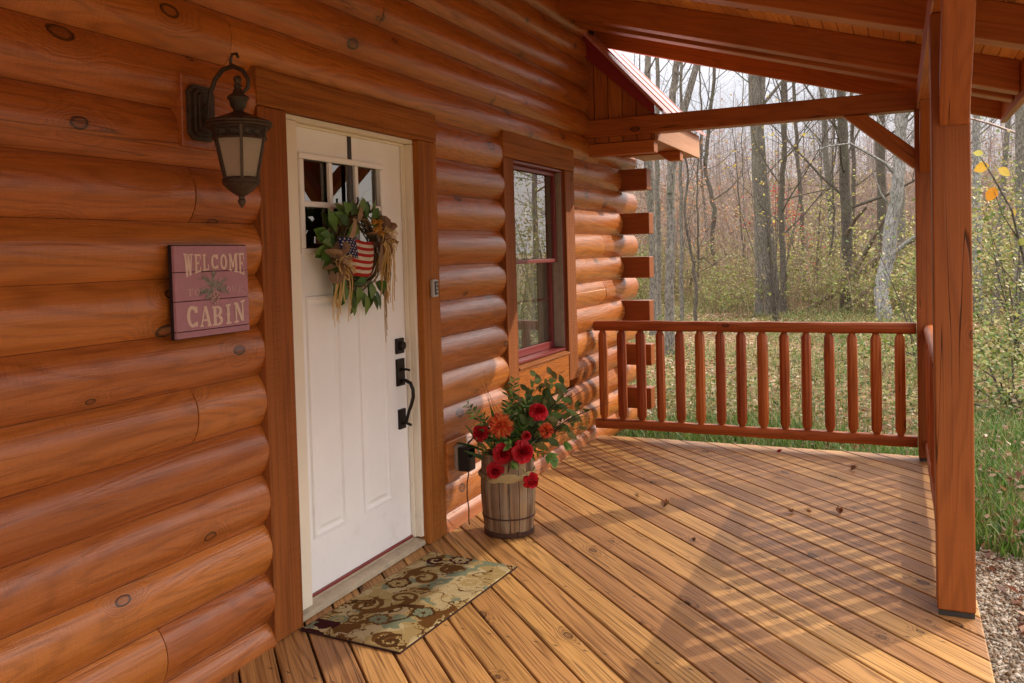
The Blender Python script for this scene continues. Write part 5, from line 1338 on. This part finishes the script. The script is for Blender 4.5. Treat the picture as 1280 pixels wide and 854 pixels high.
pt = tree('bare_tree', 'pale crooked smooth trunk beside the far corner post', [(2.018, 20.36, -.22), (1.93, 20.4, .35), (2.0, 20.5, .9), (2.10, 20.5, 1.35), (2.13, 20.5, 1.9), (2.27, 20.5, 2.6), (2.33, 20.5, 3.5), (2.39, 20.5, 4.4), (2.45, 20.5, 6.5), (2.7, 20.5, 10), (2.8, 20.5, 14)], .155, 'pale', rt, None, .55, 9, 2, .015)
mb = MB(); mb.tube([(2.30, 20.5, 2.9), (2.05, 20.4, 3.25), (1.75, 20.3, 3.45), (1.35, 20.2, 3.72), (.9, 20.1, 3.68), (.5, 20, 3.55)], [.045, .035, .03, .025, .018, .01], 6, False); mb.tube([(2.08, 20.45, 1.2), (2.5, 20.4, 1.55), (2.8, 20.4, 1.8)], [.06, .045, .02], 6, False); mb.tube([(2.2, 20.5, 2.2), (1.95, 20.4, 2.6), (1.8, 20.4, 3.1)], [.03, .02, .008], 5, False)
mb.build('low_branch', M['pale'], pt, smooth=60)
tree('bare_tree', 'grey trunk half hidden between the pale crooked tree and the corner post', straight(2.37, 30.7, 15, .1, 0, rt, .05), .130, 'bark', rt, None, .3, 14, 2, .02)
tree('bare_tree', 'grey trunk seen in the gaps between the projecting corner timbers', straight(-2.16, 16.5, 13, -.1, 0, rt, .05), .085, 'bark', rt, None, .3, 12, 2, .02)
tree('bare_tree', 'thin trunk behind the ends of the projecting corner timbers', straight(-3.07, 20.4, 12, .2, 0, rt, .05), .08, 'bark', rt, None, .3, 12, 2, .02)
tree('bare_tree', 'pale grey trunk just to the right of the nearest porch post', straight(3.90, 22, 14, .05, 0, rt, .04), .10, 'pale', rt, None, .3, 12, 2, .01)
tree('bare_tree', 'slanting thin trunk right of the nearest porch post', straight(4.05, 20, 12, .9, 0, rt, .05), .065, 'bark', rt, None, .3, 12, 2, .01)
tree('bare_tree', 'stout grey trunk at the right border of the view', straight(4.05, 16.0, 14, .25, 0, rt, .04), .105, 'bark', rt, None, .35, 12, 2, .01)
for i, (x, y, l, lab) in enumerate([(-3.14, 24.9, .5, 'sapling with a bent thin stem left of the wavy dark trunk'), (-.48, 34.2, .4, 'thin sapling between the patch of red leaves and the grey bending trunk'), (-2.95, 32.8, -.3, 'thin sapling between the wavy dark trunk and the thickest tree'), (-1.7, 18.2, -.4, 'low slanting sapling under the red eave by the cabin corner'), (.5, 26, .2, 'thin sapling left of the dark straight trunk')]):
    tree('sapling', lab, straight(x, y, 7, l, 0, rt, .10), .038, 'bark2', rt, None, .15, 16, 1, .02, .2)

# leaves still hanging on a few of the trees
def hanging(name, lab, c, n, sg, cols, sz):
    p = rng.normal(0, 1, (n, 3)) * np.array(sg) + np.array(c); k = rng.integers(0, 14, n); ctr = rng.normal(0, 1, (14, 3)) * np.array(sg) + np.array(c); p = ctr[k] + (p - np.array(c)) * .35
    v, f = quads(p, rng.uniform(sz * .7, sz * 1.3, n), .65, .8, None, rng); t = thing(name, lab, 'shrub', (c[0], c[1], G_(c[0], c[1])))
    o = raw('foliage', v - np.array(t['_o']), f, M['leaf'], pal(cols, n, rng, .3)); o.parent = t
    mb = MB(); b0 = Vector((c[0], c[1], G_(c[0], c[1]) - .05))
    for q in ctr: mb.tube([b0 + Vector((rt.uniform(-.1, .1), rt.uniform(-.1, .1), 0)), b0.lerp(Vector(q), .5) + Vector((rt.uniform(-.1, .1), rt.uniform(-.1, .1), .1)), Vector(q) + Vector((0, 0, .1))], [.014, .010, .004], 4, False)
    mb.build('stems', M['bark2'], t); return t
hanging('leafy_sapling', 'sapling with red leaves left of the grey bending trunk', (-.75, 27.5, 2.3), 420, (.45, .4, 1.0), [(.42, .06, .05), (.50, .14, .08), (.34, .05, .05)], .085)
hanging('leafy_sapling', 'sapling with sparse yellow leaves in front of the thickest tree', (-.2, 19.5, 3.4), 190, (.6, .4, .55), [(.52, .38, .07), (.44, .30, .08), (.36, .30, .08)], .075)
hanging('leafy_sapling', 'orange leaved sapling behind the cabin corner', (-4.2, 27, 2.6), 900, (1.3, .8, 1.1), [(.46, .19, .07), (.52, .25, .10), (.36, .14, .06), (.40, .26, .10)], .085)
hanging('leafy_sapling', 'yellow green sapling in the brush left of the brace', (.1, 26, 1.7), 700, (.8, .6, .9), [(.36, .34, .08), (.28, .28, .07), (.42, .36, .12)], .08)
hanging('leafy_sapling', 'yellow green bushy sapling around the fallen logs', (.9, 28, 1.6), 800, (.9, .6, .9), [(.40, .38, .09), (.30, .32, .08), (.46, .38, .14)], .085)
hanging('leafy_sapling', 'olive bushy sapling in the brush right of the thickest tree', (-.6, 30, 1.2), 800, (.9, .6, .8), [(.34, .32, .09), (.28, .26, .08), (.40, .32, .14)], .085)
gl = [(.09, .14, .03), (.15, .19, .04), (.24, .25, .07), (.32, .30, .10), (.11, .16, .035), (.36, .30, .13)]
hanging('leafy_shrub', 'low leafy green shrub at the edge of the lawn, right of the nearest post', (3.35, 9.6, .22), 3000, (.55, .5, .32), gl, .055)
hanging('leafy_shrub', 'taller yellow green shrub behind the low shrub, right of the nearest post', (3.75, 13.5, 1.0), 2600, (.7, .6, .7), gl[2:] + [(.40, .30, .12)], .058)
hanging('leafy_shrub', 'loose tall shrub with yellowing leaves below the pale trunk', (4.4, 16.5, 1.9), 1900, (.9, .6, .9), gl[1:] + [(.46, .30, .09)], .065)
hanging('leafy_shrub', 'green shrub at the right border beside the stout trunk', (4.3, 11.8, 1.1), 2400, (.6, .7, .8), gl, .058)
hanging('leafy_shrub', 'thin green shrub seen between the two posts beyond the side railing', (2.55, 12.5, .5), 900, (.35, .5, .45), gl, .055)
t = thing('orange_leaf_branch', 'branch with a few large yellow and orange leaves, right of the nearest post', 'branch', (3.35, 8.0, G_(3.35, 8)))
mb = MB(); mb.tube([(3.35, 8.0, -.3), (3.30, 8.0, .6), (3.22, 7.95, 1.3), (3.12, 7.9, 1.75), (2.98, 7.9, 2.05), (2.90, 7.9, 2.2)], [.018, .015, .012, .009, .007, .004], 6, False); mb.tube([(3.2, 7.95, 1.45), (3.05, 7.9, 1.72), (3.0, 7.9, 1.9)], [.006, .004, .002], 5, False); mb.build('stem', M['bark2'], t, smooth=60)
mb = MB()
for x, z, a, c, L in [(3.00, 1.94, 250, (.62, .26, .03), .13), (2.96, 2.13, 200, (.60, .36, .05), .12), (3.03, 2.09, 330, (.58, .40, .07), .11), (2.92, 2.22, 160, (.45, .40, .08), .08), (3.12, 1.75, 300, (.5, .35, .08), .07), (3.22, 1.5, 220, (.3, .32, .08), .08)]:
    mb.leaf((x, 7.9, z), (math.cos(R(a)), .15, math.sin(R(a))), (.3, -1, .3), L, L * .75, c, .12, .2, ((0, .2), (.2, .8), (.45, 1), (.75, .7), (1, 0)))
mb.build('leaves', M['leaf'], t, smooth=60)

# fallen and broken wood
def deadwood(lab, pts, rad):
    t = thing('fallen_log', lab, 'log', pts[0]); mb = MB(); mb.tube(pts, rad, 8, True, None, True, .12); mb.build('stem', M['dead'], t, smooth=50); return t
deadwood('long dark fallen log slanting up to the right behind the dark straight trunk', [(.02, 23.2, -.22), (.75, 23.9, .22), (1.35, 24.4, .72), (1.85, 24.6, 1.15), (2.9, 24.9, 1.75)], [.05, .085, .10, .10, .07])
deadwood('broken dead limb standing up out of the fallen logs', [(.95, 24.2, .35), (1.35, 24.2, 1.0), (1.75, 24.1, 1.75), (2.0, 24.1, 2.2)], [.075, .07, .05, .03])
deadwood('short broken branch stub pointing up beside the dark straight trunk', [(1.10, 23.1, 1.75), (1.30, 23.0, 2.1), (1.58, 22.95, 2.42)], [.05, .045, .03])
deadwood('small fallen log lying on the ground below the long one', [(.9, 22.6, -.2), (1.3, 23.2, .1), (1.8, 23.6, .55)], [.04, .055, .05])
deadwood('bent dead branch arching over the brush near the wavy dark trunk', [(-3.4, 25.5, .3), (-3.2, 25.3, 1.1), (-2.9, 25.2, 1.25), (-2.6, 25.2, .95)], [.03, .04, .035, .02])

# individual trees farther back, four kinds copied
protos = []
for i in range(5):
    h = (15, 13, 17, 11, 14)[i]; x0 = -3 + i * 2.3; y0 = 44 + i * 3
    protos.append(tree('forest_tree', 'slender bare tree among many in the hazy woods behind', straight(x0, y0, h, rt.uniform(-.8, .8), 0, rt, .15), (.085, .06, .095, .045, .075)[i], 'bark' if i % 2 else 'bark2', rt, 'slender bare trees in the woods behind', .22, 18, 2, .04, .24))
rk = random.Random(8)
for k in range(34):
    src = protos[k % 5]; y = rk.uniform(36, 100); x = 2.26 + (y + .5) * rk.uniform(-.34, .20)
    c = src.copy(); COL.objects.link(c); c.location = (x, y, G_(x, y) - .02); c.rotation_euler = (0, 0, rk.uniform(0, 6.28)); s = rk.uniform(.55, .95); c.scale = (s, s, s)
    for ch in src.children:
        d = ch.copy(); COL.objects.link(d); d.parent = c
# the mass of woods on the slope, and the wood's edge beside the cabin that the window mirrors
def woods(n, pos, hr, name, label, r0, tw=26):
    x, y = pos(n); n = len(x); z = gz(x, y); h = rng.uniform(*hr, n); m = 5; t = np.linspace(0, 1, m); a = rng.uniform(0, 6.28, n); lean = rng.uniform(0, .10, n) * h
    P = np.stack([x[:, None] + (np.cos(a) * lean)[:, None] * t ** 1.5 + rng.normal(0, .08, (n, m)) * t, y[:, None] + (np.sin(a) * lean)[:, None] * t ** 1.5, z[:, None] - .1 + h[:, None] * t], 2)
    W = (r0 * h / hr[1])[:, None] * np.linspace(1, .2, m)[None]; A = strips(P, W, pal([(.24, .195, .18), (.31, .255, .24), (.20, .155, .145)], n, rng), name, 'twig'); tag(A, label, 'woods', kind='stuff'); parts = [A]; base = (P, W, h)  # pale mauve trunks and twigs: haze of distance put into the colour
    for lvl, (cnt, l0, l1, rr) in enumerate([(tw, .14, .34, .4), (4, .35, .6, .5)]):
        nn = len(P) * cnt; q = np.repeat(np.arange(len(P)), cnt); lo = .25 if lvl == 0 else .2; f = rng.uniform(lo, .98, nn); mm = P.shape[1]; i0 = np.minimum((f * (mm - 1)).astype(int), mm - 2); fr = f * (mm - 1) - i0
        s0 = P[q, i0] * (1 - fr)[:, None] + P[q, i0 + 1] * fr[:, None]; par = P[q, -1] - P[q, 0]; ln = np.linalg.norm(par, axis=1); d = rng.normal(0, 1, (nn, 3)); d /= np.linalg.norm(d, axis=1)[:, None]; d = d * .9 + par / ln[:, None] * .6; d[:, 2] = np.abs(d[:, 2]) * .8; d /= np.linalg.norm(d, axis=1)[:, None]
        L = ln * rng.uniform(l0, l1, nn) * (1.15 - .7 * f); e = s0 + d * L[:, None]; mid = (s0 + e) / 2 + rng.normal(0, .06, (nn, 3)) * L[:, None]; w0 = np.maximum(W[q, i0] * rr, .004)
        P = np.stack([s0, mid, e], 1); W = w0[:, None] * np.array([[1, .75, .4]]); parts.append(strips(P, W, pal([(.29, .225, .21), (.37, .295, .28), (.31, .23, .215)], nn, rng), name + '_b', 'twig'))
    me_join(parts); return A
def slope(n): y = rng.uniform(62, 135, n); return 2.26 + (y + .5) * rng.uniform(-.42, .30, n), y
woods(480, slope, (5, 12), 'distant_woods', 'hazy mass of bare trees covering the far slope', .055, 26)
def side(n):
    th = rng.uniform(R(9), R(100), n); d = rng.uniform(13, 40, n); k = (np.abs(th - R(40)) > R(1.5)) | (d > 20); th, d = th[k], d[k]; return 1.5 + np.sin(th) * d, 4 + np.cos(th) * d
woods(18, side, (8, 15), 'side_woods', 'bare trees beside the yard, mirrored in the window', .12, 20)
def side2(n): th = rng.uniform(R(100), R(170), n); d = rng.uniform(14, 34, n); return 1.5 + np.sin(th) * d, 4 + np.cos(th) * d
woods(30, side2, (9, 17), 'side_woods', 'bare trees behind the viewer, mirrored in the door panes', .12, 16)
n = 44000; th = rng.uniform(R(7), R(120), n); d = rng.uniform(11, 34, n); x, y = 1.5 + np.sin(th) * d, 4 + np.cos(th) * d; z = gz(x, y) + rng.gamma(2, .32, n)
v, f = quads(np.stack([x, y, z], 1), rng.uniform(.03, .08, n), .6, .9, None, rng); tag(raw('side_brush', v, f, M['leaf'], pal([(.09, .11, .03), (.14, .16, .05), (.22, .19, .08), (.20, .12, .06)], n, rng)), 'low leafy brush around the yard', 'brush', kind='stuff')

# ================================================================== LIGHT, SKY, CAMERA
SUN_AZ, SUN_EL = R(40), R(30)
world = bpy.data.worlds.new("World"); scene.world = world; world.use_nodes = True
wt = world.node_tree; bg = wt.nodes['Background']
sky = wt.nodes.new('ShaderNodeTexSky'); sky.sky_type = 'NISHITA'; sky.sun_disc = False
sky.sun_elevation = SUN_EL; sky.sun_rotation = SUN_AZ; sky.dust_density = 2.5; sky.air_density = 1.0
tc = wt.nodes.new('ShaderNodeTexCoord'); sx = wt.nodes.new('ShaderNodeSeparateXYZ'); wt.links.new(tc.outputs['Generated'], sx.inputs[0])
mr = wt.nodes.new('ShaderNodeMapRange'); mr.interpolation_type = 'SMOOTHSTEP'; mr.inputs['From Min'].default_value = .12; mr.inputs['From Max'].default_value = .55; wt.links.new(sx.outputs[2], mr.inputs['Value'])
cl = wt.nodes.new('ShaderNodeMix'); cl.data_type = 'RGBA'; cl.inputs[6].default_value = (6.6, 6.5, 7.1, 1); cl.inputs[7].default_value = (SKY_TOP_FILL, SKY_TOP_FILL * .97, SKY_TOP_FILL * .96, 1); wt.links.new(mr.outputs[0], cl.inputs[0])
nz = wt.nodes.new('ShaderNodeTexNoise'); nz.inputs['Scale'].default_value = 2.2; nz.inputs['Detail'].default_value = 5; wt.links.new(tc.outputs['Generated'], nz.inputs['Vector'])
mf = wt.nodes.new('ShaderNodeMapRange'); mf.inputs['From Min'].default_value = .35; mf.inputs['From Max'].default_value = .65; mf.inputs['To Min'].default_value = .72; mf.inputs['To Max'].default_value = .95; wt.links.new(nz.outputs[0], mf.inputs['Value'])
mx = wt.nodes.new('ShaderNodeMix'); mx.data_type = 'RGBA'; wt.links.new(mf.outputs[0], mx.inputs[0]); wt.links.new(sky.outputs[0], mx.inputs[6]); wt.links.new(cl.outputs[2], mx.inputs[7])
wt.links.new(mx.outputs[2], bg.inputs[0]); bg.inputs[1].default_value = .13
sd = Vector((math.sin(SUN_AZ) * math.cos(SUN_EL), math.cos(SUN_AZ) * math.cos(SUN_EL), math.sin(SUN_EL)))
L = bpy.data.lights.new('sun', 'SUN'); L.energy = SUN_E; L.angle = R(.5); L.color = (1, .88, .70)
lo = bpy.data.objects.new('sun', L); COL.objects.link(lo); lo.rotation_euler = (-sd).to_track_quat('-Z', 'Y').to_euler(); lo.location = sd * 60

cam = bpy.data.cameras.new('camera'); co = bpy.data.objects.new('camera', cam); COL.objects.link(co); scene.camera = co
cam.sensor_width = 36; cam.lens = 1079.48 / 1280 * 36; cam.clip_end = 3000; cam.clip_start = .05
cam.shift_x = (640 - 613.74) / 1280; cam.shift_y = -(427 - 350.56) / 1280
rx = Vector((.905, .426, -.028)); fw = Vector((-.4262, .9042, -.0296)).normalized(); up = rx.cross(fw).normalized(); rx = fw.cross(up).normalized()
mw = Matrix((rx, up, -fw)).transposed().to_4x4(); mw.translation = (2.259, -.464, 1.492); co.matrix_world = mw

scene.view_settings.view_transform = 'Standard'; scene.view_settings.look = 'None'; scene.view_settings.exposure = 0
scene.cycles.diffuse_bounces = 5; scene.cycles.max_bounces = 9; scene.cycles.glossy_bounces = 3; scene.cycles.transparent_max_bounces = 16
for o in list(bpy.data.objects):
    if '_o' in o: del o['_o']
